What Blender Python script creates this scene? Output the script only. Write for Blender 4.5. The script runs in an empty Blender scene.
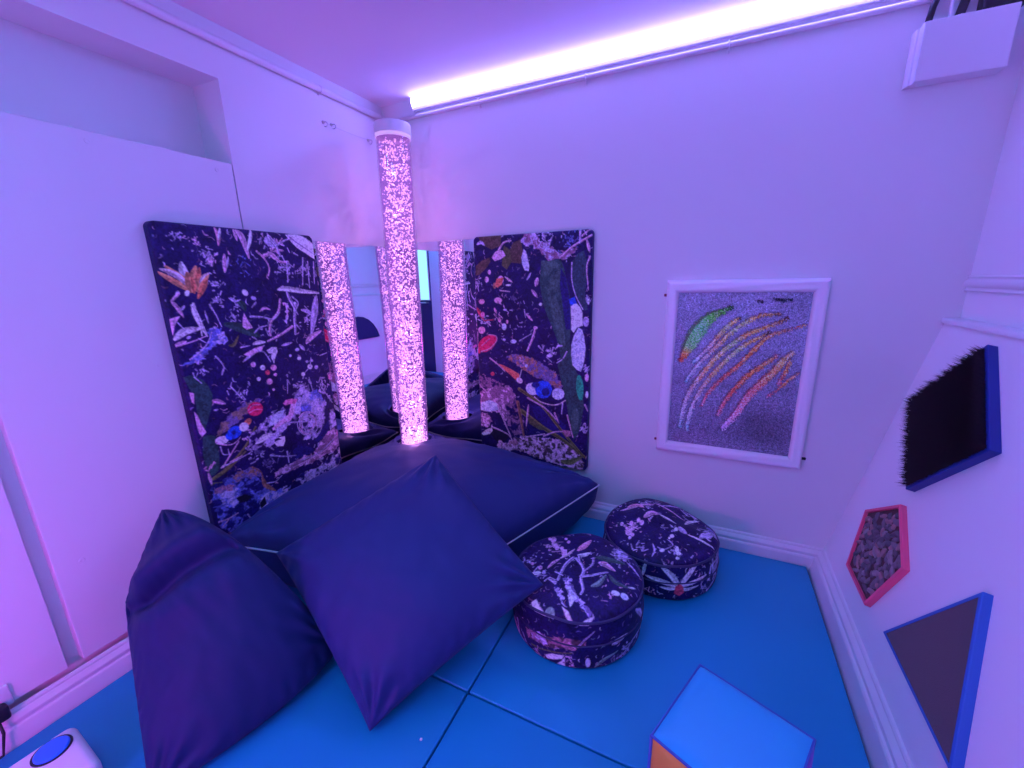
import bpy, bmesh, math, random
import numpy as np
from mathutils import Vector, Matrix
PI = math.pi
S = bpy.context.scene
COL = S.collection
rnd = random.Random(7)
nrng = np.random.default_rng(11)

# printed motifs, in millimetres on the fabric: P polygon, N mottled patch, L twig, F leaf, S specks
ART_LEFT = [["S","LV",[69,45],36,26,3.0],
["S","PK",[128,57],31,18,3.5],
["S","LV",[165,110],45,46,4.2],
["S","PK",[168,128],31,20,4.2],
["S","LV",[174,206],36,24,4.8],
["S","LV",[163,265],35,26,4.2],
["S","LV",[237,288],52,20,4.0],
["S","LV",[417,45],52,36,6.4],
["S","PK",[443,71],50,18,7.0],
["S","LV",[482,144],65,36,6.0],
["S","LV",[566,152],54,22,5.4],
["S","BL2",[294,124],48,14,4.8],
["S","LV",[644,174],39,16,5.9],
["S","LV",[540,375],72,40,5.4],
["S","LV",[464,667],82,34,6.6],
["S","LV",[582,696],59,30,5.9],
["S","LV",[354,399],70,22,6.0],
["S","LV",[216,337],35,24,4.2],
["S","LV",[184,641],58,26,4.9],
["S","LV",[66,521],40,14,4.0],
["S","LV",[515,1038],69,30,8.0],
["N",["LV","bg"],[[419,689],[517,675],[619,772],[633,920],[542,947],[421,924],[365,825]],9,0.5],
["N",["BL2","LV"],[[434,722],[534,709],[590,795],[537,831],[443,792]],12,0.5],
["P","W",[[493,7],[521,1],[551,-1],[585,9],[614,24],[637,44],[652,56],[643,109],[608,94],[579,77],[546,60],[524,41]],0.06],
["L","LV",9.8,3.6,[[509,14],[568,48],[641,88]]],
["F","PK",24.0,[[281,6],[303,34],[316,112]]],
["F","W",13.2,[[345,-3],[333,39],[314,82]]],
["F","PK",12.0,[[274,3],[281,46]]],
["F","P",14.1,[[206,3],[213,37],[207,69]]],
["F","W",9.6,[[226,4],[211,48]]],
["F","PK",16.0,[[223,97],[212,167]]],
["F","LV",8.0,[[236,107],[223,148]]],
["L","PK",8.0,4.0,[[353,82],[381,110],[395,146],[384,178]]],
["L","LV",11.6,7.7,[[415,18],[442,55],[453,95]]],
["L","LV",8.0,4.0,[[442,55],[493,28],[523,22]]],
["L","PK",13.4,8.9,[[381,98],[418,89],[449,120],[487,119]]],
["F","PK",17.9,[[401,81],[440,116]]],
["L","LV",6.3,4.5,[[565,100],[545,218]]],
["L","LV",6.0,3.5,[[588,116],[579,232]]],
["L","LV",8.9,4.5,[[482,119],[472,203]]],
["L","LV",4.8,3.4,[[620,116],[609,214]]],
["F","W",31.2,[[82,215],[74,174],[72,130]]],
["F","O",25.2,[[94,236],[65,191],[20,144]]],
["F","PW",20.0,[[90,222],[47,174],[4,154]]],
["F","O",19.2,[[85,233],[39,197],[-4,164]]],
["F","O",29.4,[[91,236],[98,191],[117,143]]],
["F","O2",15.0,[[93,226],[118,177],[127,149]]],
["F","O",36.0,[[84,236],[88,201],[83,164]]],
["F","O",28.0,[[101,233],[124,198],[154,169]]],
["F","PW",9.0,[[117,202],[134,181],[157,167]]],
["F","O2",20.8,[[145,188],[124,220],[100,258]]],
["F","O2",15.6,[[93,240],[96,209],[95,181]]],
["P","W",[[76,240],[73,245],[69,247],[65,247],[62,244],[62,239],[63,234],[67,230],[71,227],[75,228],[78,230],[78,235]],0.1],
["P","LV",[[46,240],[42,245],[39,247],[35,247],[34,245],[33,240],[35,235],[38,231],[42,228],[45,228],[47,231],[47,235]],0.1],
["F","PK",9.0,[[47,235],[14,264]]],
["F","PK",12.0,[[16,264],[26,278],[38,313]]],
["F","PK",10.2,[[18,274],[34,289],[43,321]]],
["F","W",18.7,[[83,271],[81,303],[92,351],[107,397]]],
["L","W",8.3,3.5,[[76,281],[89,332],[89,391]]],
["P","PK",[[0,324],[16,318],[33,315],[19,333],[8,352],[-1,382]],0.1],
["F","W",25.2,[[-1,396],[37,370],[93,364]]],
["F","PK",14.4,[[0,414],[19,410],[36,405]]],
["L","PK",4.2,2.4,[[2,418],[55,408],[108,393]]],
["L","LV",4.3,2.9,[[136,281],[150,319],[162,366]]],
["F","LV",5.4,[[115,302],[119,350]]],
["L","LV",4.2,2.1,[[21,336],[40,366]]],
["F","LV",9.0,[[38,296],[54,280]]],
["P","LV",[[53,390],[52,393],[49,396],[46,397],[42,398],[38,396],[37,394],[38,391],[40,389],[44,387],[48,387],[51,388]],0.1],
["L","LV",3.9,2.4,[[76,400],[96,418]]],
["N",["LV","BL2"],[[115,375],[140,361],[172,392],[171,428],[133,429],[83,468],[65,491],[36,489],[1,486],[36,471],[74,448],[102,426]],5,0.45],
["L","LV",6.0,3.0,[[36,471],[74,448],[107,415],[124,380]]],
["F","GD",36.0,[[171,357],[218,372],[272,402],[306,423]]],
["F","OL",11.8,[[174,441],[194,440],[219,407]]],
["P","PK",[[246,347],[256,322],[265,349],[280,383],[254,388],[241,374]],0.25],
["F","GD",24.0,[[233,268],[256,289],[263,317]]],
["F","LV",7.6,[[208,261],[228,274],[252,269]]],
["P","W",[[282,254],[277,256],[271,254],[266,249],[263,243],[264,237],[268,232],[273,231],[279,232],[284,237],[286,243],[286,250]],0.1],
["P","LV",[[315,272],[312,274],[306,274],[301,272],[296,269],[294,264],[295,261],[298,258],[303,258],[309,260],[314,263],[316,268]],0.1],
["F","LV",6.6,[[128,550],[143,520]]],
["L","LV",5.6,3.2,[[120,474],[134,496],[144,526]]],
["L","LV",4.8,2.8,[[152,600],[170,629],[188,661]]],
["L","LV",4.0,2.4,[[152,600],[159,585]]],
["F","W",22.0,[[415,236],[457,233],[535,246],[641,259]]],
["F","LV",35.6,[[609,269],[588,342],[551,451]]],
["F","LV",17.9,[[516,328],[551,339],[575,360]]],
["F","PK",25.5,[[516,483],[547,459],[613,434]]],
["L","LV",15.3,12.2,[[490,299],[477,360],[470,431]]],
["L","PK",10.7,7.2,[[421,278],[403,328],[365,363],[350,399],[350,424]]],
["N",["LV","PK"],[[433,291],[462,293],[449,340],[441,383],[423,377],[436,330]],4,0.5],
["L","PK",12.0,7.0,[[458,398],[396,426],[333,446]]],
["L","LV",8.0,4.8,[[279,338],[329,345],[375,357],[407,332]]],
["F","PK",9.1,[[320,321],[344,309],[369,317]]],
["L","LV",5.6,4.0,[[284,404],[309,386],[340,381]]],
["F","LV",15.3,[[456,241],[469,281],[497,348]]],
["L","LV",6.4,4.0,[[481,268],[506,296],[484,334]]],
["F","W",16.0,[[268,449],[293,446],[323,448]]],
["F","LV",12.0,[[215,514],[261,487],[317,460]]],
["P","PK",[[224,485],[246,476],[277,465],[312,462],[300,481],[269,488],[247,497]],0.2],
["P","W",[[321,484],[346,473],[368,477],[369,496],[354,520],[345,545],[336,517],[341,500],[328,496]],0.1],
["F","LV",10.7,[[392,474],[417,471],[446,468]]],
["L","LV",5.8,4.1,[[284,478],[311,491],[331,533]]],
["L","LV",4.9,2.9,[[218,455],[255,453]]],
["F","LV",15.3,[[480,482],[506,514]]],
["P","LV",[[477,501],[476,505],[473,509],[467,510],[461,510],[457,508],[454,505],[455,501],[459,498],[464,496],[470,496],[475,498]],0.1],
["P","P",[[325,620],[322,626],[316,629],[309,630],[303,626],[299,621],[299,614],[301,608],[307,604],[314,604],[320,607],[324,613]],0.1],
["P","P",[[353,564],[350,570],[344,574],[337,574],[331,571],[327,565],[326,559],[329,553],[335,549],[342,549],[348,552],[352,557]],0.1],
["P","R2",[[320,579],[318,584],[313,587],[308,587],[303,585],[299,580],[299,575],[301,570],[306,567],[311,566],[317,569],[320,574]],0.1],
["P","W",[[303,554],[301,559],[296,562],[290,562],[285,560],[282,555],[281,549],[283,544],[288,541],[294,541],[299,543],[302,548]],0.1],
["P","W",[[275,598],[273,601],[270,604],[265,604],[261,602],[259,598],[259,594],[260,590],[264,588],[268,587],[272,589],[275,593]],0.1],
["P","PK",[[265,534],[263,539],[259,542],[253,542],[248,540],[245,535],[244,530],[247,525],[251,521],[257,521],[262,523],[265,528]],0.1],
["P","PK",[[350,595],[349,598],[346,600],[342,600],[339,598],[336,595],[336,591],[338,588],[341,586],[344,586],[348,588],[350,591]],0.1],
["P","W",[[479,545],[477,549],[473,552],[468,552],[463,550],[460,546],[460,542],[462,538],[466,535],[471,535],[475,537],[478,541]],0.1],
["P","W",[[533,596],[531,601],[525,605],[518,605],[511,602],[507,596],[506,590],[509,584],[514,581],[522,581],[528,584],[533,589]],0.1],
["P","W",[[488,623],[485,627],[481,629],[476,630],[471,627],[468,623],[467,618],[469,614],[474,611],[479,611],[484,614],[487,618]],0.1],
["P","LV",[[565,604],[563,609],[558,612],[553,612],[547,609],[544,605],[543,600],[546,596],[550,593],[556,593],[561,595],[565,599]],0.1],
["P","PK",[[329,657],[328,659],[325,661],[322,661],[319,659],[318,657],[317,654],[319,651],[321,650],[324,650],[327,651],[328,654]],0.1],
["P","P2",[[656,672],[652,680],[643,684],[632,684],[623,680],[616,672],[615,662],[619,654],[627,650],[638,650],[648,654],[655,662]],0.1],
["P","LV",[[542,568],[541,571],[538,573],[534,573],[530,572],[528,569],[527,566],[529,562],[532,561],[536,560],[540,562],[542,565]],0.1],
["P","LV",[[514,568],[513,571],[510,572],[507,573],[503,571],[501,568],[501,565],[502,562],[505,561],[509,561],[512,562],[514,565]],0.1],
["P","LV",[[433,525],[432,528],[429,530],[426,530],[423,529],[421,526],[421,523],[422,520],[425,519],[428,518],[431,520],[433,522]],0.1],
["L","LV",4.6,2.7,[[520,593],[477,622]]],
["L","LV",4.6,2.7,[[520,593],[532,552]]],
["L","LV",4.6,2.3,[[393,636],[384,689]]],
["L","LV",5.1,2.5,[[506,643],[516,714]]],
["L","LV",5.2,2.6,[[569,707],[621,799]]],
["L","LV",4.6,2.5,[[583,551],[643,542]]],
["P","GD",[[2,530],[22,527],[43,537],[63,555],[76,581],[83,614],[77,648],[52,704],[32,746],[19,733],[20,675],[24,618],[13,573]],0.3],
["P","GD",[[22,766],[41,763],[64,777],[66,815],[62,862],[55,912],[32,927],[11,921],[10,875],[11,825]],0.3],
["L","LV",4.8,2.4,[[36,537],[55,564]]],
["P","PK",[[12,664],[20,678],[26,716],[37,751],[20,763],[13,747],[11,707]],0.08],
["P","PK",[[10,588],[24,595],[20,617],[18,635],[11,626]],0.1],
["F","PK",17.6,[[79,637],[99,648],[122,663]]],
["F","LV",7.2,[[76,676],[93,677]]],
["S","PK",[24,890],20,8,5.6],
["N",["BR","LVD"],[[66,766],[84,747],[106,726],[133,706],[162,694],[193,681],[218,678],[243,678],[272,686],[244,700],[211,717],[179,733],[153,746],[123,761],[98,773],[75,777]],5,0.5],
["P","R",[[263,714],[261,729],[251,741],[235,746],[218,743],[205,733],[198,718],[200,703],[210,691],[225,686],[242,689],[256,699]],0.1],
["L","P2",6.1,4.7,[[203,714],[223,699],[252,703]]],
["L","P2",4.9,3.3,[[206,724],[232,719],[257,726]]],
["P","O2",[[198,773],[189,778],[181,778],[175,774],[173,767],[176,759],[183,752],[192,747],[200,747],[206,751],[208,758],[205,766]],0.1],
["P","W",[[108,803],[105,811],[96,817],[84,818],[71,815],[62,808],[59,799],[61,791],[70,785],[82,784],[95,787],[104,794]],0.1],
["P","BL",[[162,776],[162,790],[156,802],[143,810],[128,812],[115,806],[107,795],[106,782],[112,770],[125,762],[140,760],[153,765]],0.1],
["P","W",[[192,772],[193,782],[188,790],[179,795],[169,795],[160,789],[155,781],[155,771],[159,762],[168,757],[178,758],[187,763]],0.1],
["P","BLD",[[139,781],[139,786],[136,792],[130,796],[123,798],[116,797],[113,793],[112,788],[116,783],[122,779],[129,777],[135,778]],0.1],
["P","BL",[[127,801],[124,808],[117,812],[110,811],[103,806],[99,799],[98,790],[102,783],[108,779],[116,779],[122,784],[127,792]],0.1],
["L","PK",4.4,3.2,[[61,801],[82,819],[110,830],[134,827],[152,814]]],
["L","OL",13.6,8.0,[[28,940],[81,919],[165,858],[219,792]]],
["L","PK",7.5,4.5,[[68,909],[97,877],[143,828]]],
["L","OL",10.5,6.0,[[29,942],[85,925],[161,879]]],
["L","OL",9.4,9.4,[[19,959],[53,971],[87,975]]],
["L","LV",4.9,2.6,[[73,826],[78,858],[103,868]]],
["L","LV",4.0,2.4,[[99,867],[99,845]]],
["L","LV",5.2,3.0,[[73,907],[128,901],[188,890]]],
["F","W",7.2,[[59,910],[78,901]]],
["L","PK",5.1,3.0,[[97,900],[146,891]]],
["S","LV",[212,900],64,50,6.4],
["S","PK",[197,840],36,18,6.0],
["N",["LV","bg"],[[184,821],[262,772],[311,752],[359,748],[375,829],[309,872],[237,910],[184,915]],7,0.52],
["P","W2",[[272,812],[287,781],[306,764],[329,757],[360,757],[344,780],[321,799],[296,807]],0.15],
["F","W",17.8,[[206,863],[242,856],[284,849]]],
["F","W",18.4,[[220,855],[249,845],[285,845]]],
["P","W",[[285,887],[302,884],[321,886],[309,872],[339,876],[338,897],[325,919],[297,910]],0.1],
["P","PK",[[396,735],[421,737],[404,780],[380,816],[337,820],[292,833],[287,822],[331,800],[372,785]],0.2],
["P","P2",[[356,728],[370,716],[399,717],[430,728],[415,745],[385,739],[365,740]],0.1],
["L","PK",6.0,3.8,[[496,869],[492,881],[483,889],[471,892],[458,890]]],
["L","LV",5.5,3.5,[[489,902],[472,905],[455,902],[439,891],[427,876]]],
["L","LV",5.7,3.6,[[450,913],[430,899],[416,879],[409,856],[411,834]]],
["L","PK",5.5,3.5,[[431,871],[427,856],[429,841],[436,829],[448,821]]],
["L","LV",5.0,3.2,[[418,834],[428,818],[444,808],[463,806],[483,813]]],
["L","LV",5.4,3.4,[[452,827],[465,826],[477,830],[488,839],[495,851]]],
["L","PK",6.1,3.9,[[483,820],[498,833],[507,850],[510,869],[505,886]]],
["L","LV",6.2,4.0,[[520,849],[523,874],[516,896],[501,911],[481,919]]],
["L","LV",6.2,4.0,[[498,884],[488,894],[474,898],[459,897],[445,889]]],
["L","PK",5.7,3.6,[[476,912],[455,909],[437,897],[423,880],[416,860]]],
["L","LV",6.0,3.8,[[446,882],[438,871],[434,859],[434,846],[440,835]]],
["L","LV",5.5,3.5,[[421,857],[423,840],[431,825],[444,815],[460,813]]],
["L","PK",5.0,3.2,[[422,815],[439,803],[461,800],[483,806],[503,820]]],
["L","LV",5.7,3.6,[[463,819],[478,824],[491,834],[500,848],[503,864]]],
["P","NV",[[485,953],[521,929],[549,903],[584,875],[584,914],[563,945],[508,972]],0.1],
["P","NV",[[396,944],[466,982],[485,1010],[418,1008],[376,1001],[363,961]],0.1],
["L","LV",6.5,4.0,[[541,843],[537,904],[478,945]]],
["L","LV",6.2,3.6,[[376,824],[466,849]]],
["N",["PK","PKD"],[[581,930],[618,934],[653,960],[654,994],[643,1023],[607,1043],[562,1050],[501,1054],[446,1057],[400,1052],[363,1051],[312,1048],[266,1048],[264,1021],[308,1016],[364,1011],[418,1008],[475,1017],[500,990],[527,968]],5,0.45],
["L","PK",8.0,5.0,[[359,1039],[458,1036],[579,1021]]],
["L","LV",6.0,5.0,[[404,1023],[506,1024],[597,989]]],
["F","W",25.0,[[630,1046],[624,1100]]],
["P","P2",[[644,972],[638,977],[631,979],[624,976],[620,971],[619,964],[622,956],[627,951],[635,949],[641,952],[646,957],[646,964]],0.1],
["L","LV",6.6,3.3,[[260,938],[321,968],[379,987]]],
["L","LV",6.2,4.2,[[339,951],[340,1006]]],
["S","LVD",[255,964],51,24,5.1],
["N",["LV","NV"],[[471,1094],[539,1081],[642,1074],[632,1138],[545,1155],[459,1164],[384,1143],[350,1096],[394,1086]],6,0.5],
["N",["BL2","NV"],[[14,973],[63,959],[118,958],[171,964],[197,1013],[214,1069],[241,1122],[210,1164],[168,1189],[115,1201],[60,1209],[20,1148],[10,1084],[11,1019]],6,0.45],
["N",["LV","BL2"],[[25,1001],[94,1000],[113,1073],[85,1095],[44,1063]],6,0.5],
["N",["BL2","LV"],[[188,1085],[240,1102],[335,1119],[299,1152],[229,1165],[174,1163]],6,0.5],
["P","BLK",[[92,1057],[128,1058],[154,1081],[134,1094],[103,1086]],0.2],
["P","BLK",[[180,1128],[206,1108],[209,1148],[183,1164]],0.2],
["N",["O3","LVD"],[[89,962],[127,953],[172,956],[199,977],[211,1006],[168,1004],[136,994],[99,994]],4,0.45],
["N",["P3","LVD"],[[19,976],[59,983],[101,1008],[75,1018],[25,1001]],4,0.5],
["F","O3",19.1,[[209,1019],[219,1062],[258,1108]]],
["L","O3",6.6,3.8,[[176,957],[205,989],[213,1021]]],
["L","LV",4.7,2.8,[[225,1055],[265,1065],[297,1051]]],
["L","PK",6.4,4.5,[[14,1122],[47,1128],[88,1124]]],
["L","LV",4.8,2.8,[[124,1150],[143,1203]]],
["L","PK",5.2,3.7,[[24,1150],[51,1130]]],
["L","LV",4.8,2.9,[[174,1163],[244,1133]]],
["F","PK",10.8,[[14,910],[16,936],[18,963]]]]
ART_RIGHT = [["S","LV",[404,17],116,40,5.8],
["S","BL2",[530,42],70,30,6.5],
["S","LV",[20,243],44,20,6.6],
["S","LV",[55,418],59,18,7.1],
["S","PK",[129,417],66,16,7.1],
["S","LV",[437,579],60,18,8.0],
["S","LV",[624,321],22,20,6.3],
["S","LV",[628,665],20,16,7.0],
["S","LV",[620,985],33,16,7.7],
["S","LVD",[237,321],132,18,6.0],
["S","LV",[264,450],110,20,4.5],
["S","LV",[171,3],66,16,6.0],
["P","BR2",[[31,-5],[102,-11],[166,-9],[164,51],[111,68],[65,46],[42,20]],0.15],
["P","BR2",[[232,40],[276,28],[286,85],[274,143],[219,136],[203,96]],0.15],
["P","BR2",[[12,147],[50,120],[96,107],[103,127],[72,162],[34,191],[10,196]],0.15],
["P","OL2",[[181,52],[214,73],[224,131],[195,170],[167,149]],0.2],
["P","PK",[[110,107],[128,83],[152,70],[175,76],[191,101],[162,117],[127,126]],0.2],
["L","PK",11.0,5.5,[[152,70],[181,37],[221,30]]],
["P","W2",[[291,73],[305,86],[313,115],[321,154],[318,181],[296,176],[283,148],[279,114]],0.1],
["F","LV",16.4,[[23,39],[48,30],[71,46]]],
["N",["LV","PKD"],[[276,30],[293,-1],[341,-6],[367,19],[386,43],[429,64],[460,84],[484,98],[526,93],[560,71],[570,89],[541,115],[511,128],[456,130],[425,138],[399,109],[367,84],[341,60],[303,58]],4,0.45],
["L","LV",9.0,4.5,[[425,68],[435,37],[445,19]]],
["F","LV",12.0,[[388,-3],[404,26]]],
["P","GD",[[386,132],[419,138],[461,130],[486,131],[502,169],[512,211],[529,273],[540,330],[541,443],[538,543],[555,647],[577,684],[593,714],[604,755],[611,802],[617,860],[608,921],[604,960],[589,1012],[567,1049],[550,1017],[544,968],[532,892],[515,812],[503,759],[489,710],[475,655],[491,607],[480,546],[463,500],[444,455],[420,406],[398,348],[385,287],[377,230]],0.3],
["N",["GD2","GD"],[[388,137],[461,135],[497,187],[513,273],[483,321],[420,301],[388,223]],9,0.55],
["P","NV",[[487,168],[512,211],[534,311],[542,467],[516,468],[499,350],[482,249]],0.2],
["P","GG",[[613,758],[613,792],[609,818],[600,829],[590,822],[581,798],[575,764],[575,730],[579,704],[588,694],[598,701],[607,725]],0.1],
["P","GD2",[[592,935],[588,969],[579,994],[568,1003],[557,995],[550,971],[549,938],[554,904],[563,880],[574,870],[584,879],[591,902]],0.1],
["P","GD2",[[420,311],[462,301],[499,409],[517,544],[501,570],[469,490]],0.2],
["P","GB",[[546,138],[570,107],[599,95],[615,145],[616,204],[609,305],[625,368],[606,373],[585,356],[559,297],[541,233]],0.25],
["L","LV",5.0,4.0,[[542,147],[543,226],[564,302],[601,368]]],
["P","BL",[[529,321],[559,306],[570,340],[540,354]],0.2],
["P","W",[[540,354],[555,342],[570,340],[588,359],[599,383],[602,446],[572,456],[557,482],[544,467],[543,408]],0.1],
["P","W2",[[546,542],[558,497],[580,456],[598,465],[609,495],[618,554],[616,604],[607,651],[597,677],[576,668],[555,647],[546,598]],0.1],
["L","PK",9.8,8.9,[[486,120],[545,74],[635,28]]],
["L","PK",8.9,6.3,[[591,28],[630,-3]]],
["L","LV",11.6,8.0,[[582,-8],[579,58]]],
["L","PK",8.0,4.0,[[629,123],[615,172],[625,274]]],
["P","W",[[634,330],[633,337],[631,342],[627,344],[624,342],[621,337],[620,330],[621,323],[623,318],[626,316],[630,318],[633,323]],0.1],
["P","LV",[[632,425],[630,438],[625,447],[618,450],[610,447],[604,438],[602,426],[604,414],[609,405],[616,402],[624,405],[630,413]],0.1],
["F","PK",13.4,[[612,47],[628,105]]],
["P","PK",[[640,705],[639,715],[635,723],[630,726],[624,724],[620,717],[618,707],[619,696],[623,688],[629,685],[634,687],[639,695]],0.1],
["P","W",[[640,793],[639,803],[636,810],[632,813],[628,811],[624,805],[623,795],[624,786],[627,778],[631,775],[635,778],[638,784]],0.1],
["L","PK",8.0,5.0,[[622,849],[639,884]]],
["P","R",[[121,519],[126,539],[115,564],[91,588],[60,605],[29,609],[9,600],[3,579],[15,554],[39,529],[71,514],[100,510]],0.1],
["L","P",6.5,5.2,[[22,607],[80,587],[125,541],[120,514],[77,510]]],
["L","P2",6.0,4.8,[[30,573],[82,532]]],
["P","P",[[56,486],[53,496],[44,503],[33,507],[22,504],[14,497],[11,487],[14,477],[23,470],[35,467],[46,469],[54,476]],0.1],
["F","PK",16.4,[[8,496],[-2,569],[9,614]]],
["P","R",[[4,591],[29,595],[15,619],[3,614]],0.1],
["L","PK",7.2,6.0,[[81,640],[139,679],[169,705]]],
["P","O4",[[133,668],[164,674],[206,691],[256,714],[265,740],[235,750],[205,724],[169,699]],0.1],
["P","PW",[[274,762],[267,766],[258,767],[249,763],[242,756],[240,747],[243,740],[251,735],[260,735],[269,739],[275,746],[277,754]],0.1],
["L","W",5.5,3.3,[[259,737],[272,691]]],
["N",["O3","LVD"],[[177,626],[220,612],[259,609],[296,616],[336,627],[381,646],[430,671],[465,703],[491,739],[504,786],[476,778],[446,759],[398,736],[353,723],[312,705],[272,680],[219,651]],4.5,0.45],
["S","PK",[284,658],33,10,6.6],
["P","W2",[[370,807],[356,821],[337,826],[317,822],[302,810],[295,793],[299,775],[313,762],[333,757],[352,761],[367,773],[374,790]],0.1],
["P","BL",[[446,783],[439,809],[422,829],[398,838],[374,834],[356,817],[349,793],[356,767],[374,747],[398,739],[422,743],[439,759]],0.1],
["P","BLD",[[432,798],[429,810],[421,819],[409,823],[398,821],[390,814],[387,803],[390,791],[398,783],[409,779],[421,780],[429,788]],0.1],
["P","W2",[[513,801],[509,818],[496,831],[479,837],[462,835],[449,824],[445,808],[449,791],[462,778],[479,772],[496,775],[508,785]],0.1],
["P","BLD",[[375,765],[372,774],[364,781],[352,784],[341,783],[332,778],[329,770],[332,761],[341,754],[352,751],[364,752],[372,757]],0.1],
["L","PW",6.6,5.5,[[346,835],[381,859],[446,869],[488,858],[518,836]]],
["N",["PK","PKD"],[[5,835],[72,811],[135,796],[198,787],[227,824],[238,875],[213,942],[168,995],[143,969],[124,953],[66,954],[7,949]],5,0.42],
["P","W2",[[9,906],[69,882],[120,900],[125,935],[66,954],[7,949]],0.2],
["N",["PK","PKD"],[[6,967],[53,962],[77,1001],[56,1047],[3,1048]],4,0.42],
["N",["PKD","bg"],[[4,723],[74,752],[173,778],[135,805],[6,817]],4,0.5],
["P","PW",[[3,1098],[35,1068],[76,1047],[82,1068],[61,1090],[20,1105]],0.1],
["P","BLK",[[68,1089],[89,1049],[153,1052],[184,1090],[158,1124],[99,1127]],0.1],
["L","PK",9.6,6.0,[[76,1044],[140,1060],[191,1083],[215,1128]]],
["L","PK",10.4,6.5,[[119,906],[155,991],[197,1082]]],
["L","PK",6.0,4.2,[[1,794],[82,868]]],
["N",["PKD","bg"],[[170,894],[245,851],[274,946],[278,1058],[216,1079],[180,1012]],5,0.5],
["N",["PK","BRD"],[[190,1107],[284,1069],[404,1062],[490,1061],[555,1085],[596,1130],[625,1171],[618,1218],[559,1212],[495,1206],[374,1192],[264,1169],[176,1146]],4.5,0.5],
["P","P3",[[246,1117],[242,1126],[230,1135],[215,1140],[199,1140],[187,1135],[183,1127],[188,1117],[200,1108],[215,1103],[231,1103],[242,1108]],0.1],
["N",["PK","PKD"],[[125,1123],[202,1136],[252,1158],[163,1186],[98,1165]],4,0.5],
["P","NV",[[316,878],[404,890],[466,922],[522,971],[523,1056],[432,1012],[351,954]],0.1],
["L","OL",27.4,16.4,[[268,924],[384,998],[507,1058],[624,1136]]],
["L","OL",18.6,13.1,[[256,799],[384,876],[493,1000],[613,1127]]],
["L","PK",8.4,6.0,[[305,845],[404,890],[466,945]]],
["F","OL",30.0,[[495,1182],[547,1182],[613,1138]]],
["P","OL2",[[292,938],[351,977],[404,1016],[374,1020],[315,993]],0.15],
["L","PK",8.0,5.0,[[530,917],[562,1035]]],
["F","PK",12.0,[[310,882],[304,937],[294,1014]]],
["L","O3",18.0,12.0,[[245,874],[261,965],[278,1064]]],
["L","PK",9.9,5.5,[[460,912],[483,965]]],
["L","LV",7.8,4.8,[[504,856],[499,912]]],
["L","PK",8.8,5.5,[[398,1052],[467,1018],[545,1007]]],
["L","PK",8.4,6.0,[[296,1073],[404,1039]]],
["P","P3",[[500,1002],[545,1001],[551,1029],[523,1039]],0.1],
["P","PK",[[176,220],[174,230],[167,237],[158,240],[150,237],[143,229],[141,219],[144,209],[151,202],[160,199],[168,202],[174,209]],0.1],
["P","P",[[165,325],[161,333],[152,339],[140,341],[129,339],[120,333],[117,325],[120,318],[129,312],[141,310],[153,312],[162,318]],0.1],
["P","P",[[59,332],[56,339],[49,344],[40,346],[31,345],[24,340],[22,333],[25,326],[32,321],[41,319],[50,321],[57,326]],0.1],
["P","W2",[[187,463],[185,472],[180,479],[173,482],[166,479],[160,473],[159,464],[161,455],[166,448],[174,445],[181,447],[186,454]],0.1],
["P","W2",[[245,539],[242,545],[236,549],[227,551],[218,550],[212,546],[209,541],[212,535],[218,531],[227,529],[236,530],[242,534]],0.1],
["P","LV",[[180,533],[178,537],[175,540],[171,541],[167,540],[164,537],[163,534],[164,530],[167,527],[171,526],[176,527],[179,529]],0.1],
["P","W",[[217,248],[215,250],[209,252],[202,253],[194,252],[189,250],[187,248],[189,245],[194,243],[202,243],[209,243],[215,245]],0.1],
["P","PK",[[102,181],[101,187],[97,191],[92,193],[88,191],[84,186],[83,180],[85,174],[89,170],[93,168],[98,170],[101,174]],0.1],
["P","PK",[[88,218],[86,226],[81,231],[75,233],[69,231],[65,225],[64,218],[66,210],[70,204],[76,202],[82,205],[87,210]],0.1],
["P","W",[[391,344],[390,348],[386,351],[382,352],[378,351],[375,348],[373,344],[375,340],[378,337],[382,336],[386,337],[390,340]],0.1],
["P","LV",[[193,373],[191,376],[187,378],[181,379],[175,378],[171,376],[169,374],[171,371],[175,369],[181,368],[187,369],[191,371]],0.1],
["P","P",[[156,429],[155,435],[151,439],[146,440],[142,439],[138,435],[137,430],[138,424],[142,420],[147,419],[152,420],[155,424]],0.1],
["P","P",[[199,436],[198,441],[196,445],[192,447],[189,446],[186,442],[185,436],[186,431],[189,427],[193,426],[196,427],[199,431]],0.1],
["P","O3",[[133,249],[132,257],[127,263],[122,265],[117,263],[113,257],[112,249],[114,241],[118,236],[123,234],[128,236],[132,242]],0.1],
["P","R2",[[106,727],[104,732],[100,737],[93,739],[87,738],[82,734],[81,729],[83,723],[88,718],[94,716],[100,717],[105,721]],0.1],
["P","LV",[[442,578],[440,582],[434,584],[426,586],[417,585],[411,583],[409,580],[411,577],[417,574],[426,573],[434,574],[440,575]],0.1],
["P","LV",[[501,550],[499,552],[493,554],[485,556],[477,555],[471,554],[469,551],[471,549],[477,546],[485,545],[493,546],[499,547]],0.1],
["P","LV",[[448,604],[445,609],[439,612],[431,614],[423,613],[417,610],[415,606],[417,602],[423,598],[431,597],[439,597],[445,600]],0.1],
["P","W2",[[310,667],[309,671],[306,674],[301,676],[296,675],[293,672],[292,668],[293,663],[297,660],[301,659],[306,659],[309,662]],0.1],
["F","PW",10.0,[[183,205],[228,235]]],
["P","O4",[[136,214],[177,209],[164,245],[140,260],[123,249]],0.2],
["F","PK",16.4,[[333,271],[366,311]]],
["F","PK",21.9,[[366,213],[355,257]]],
["F","LV",9.9,[[306,225],[331,188]]],
["L","PW",7.7,4.4,[[157,275],[210,281]]],
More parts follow.
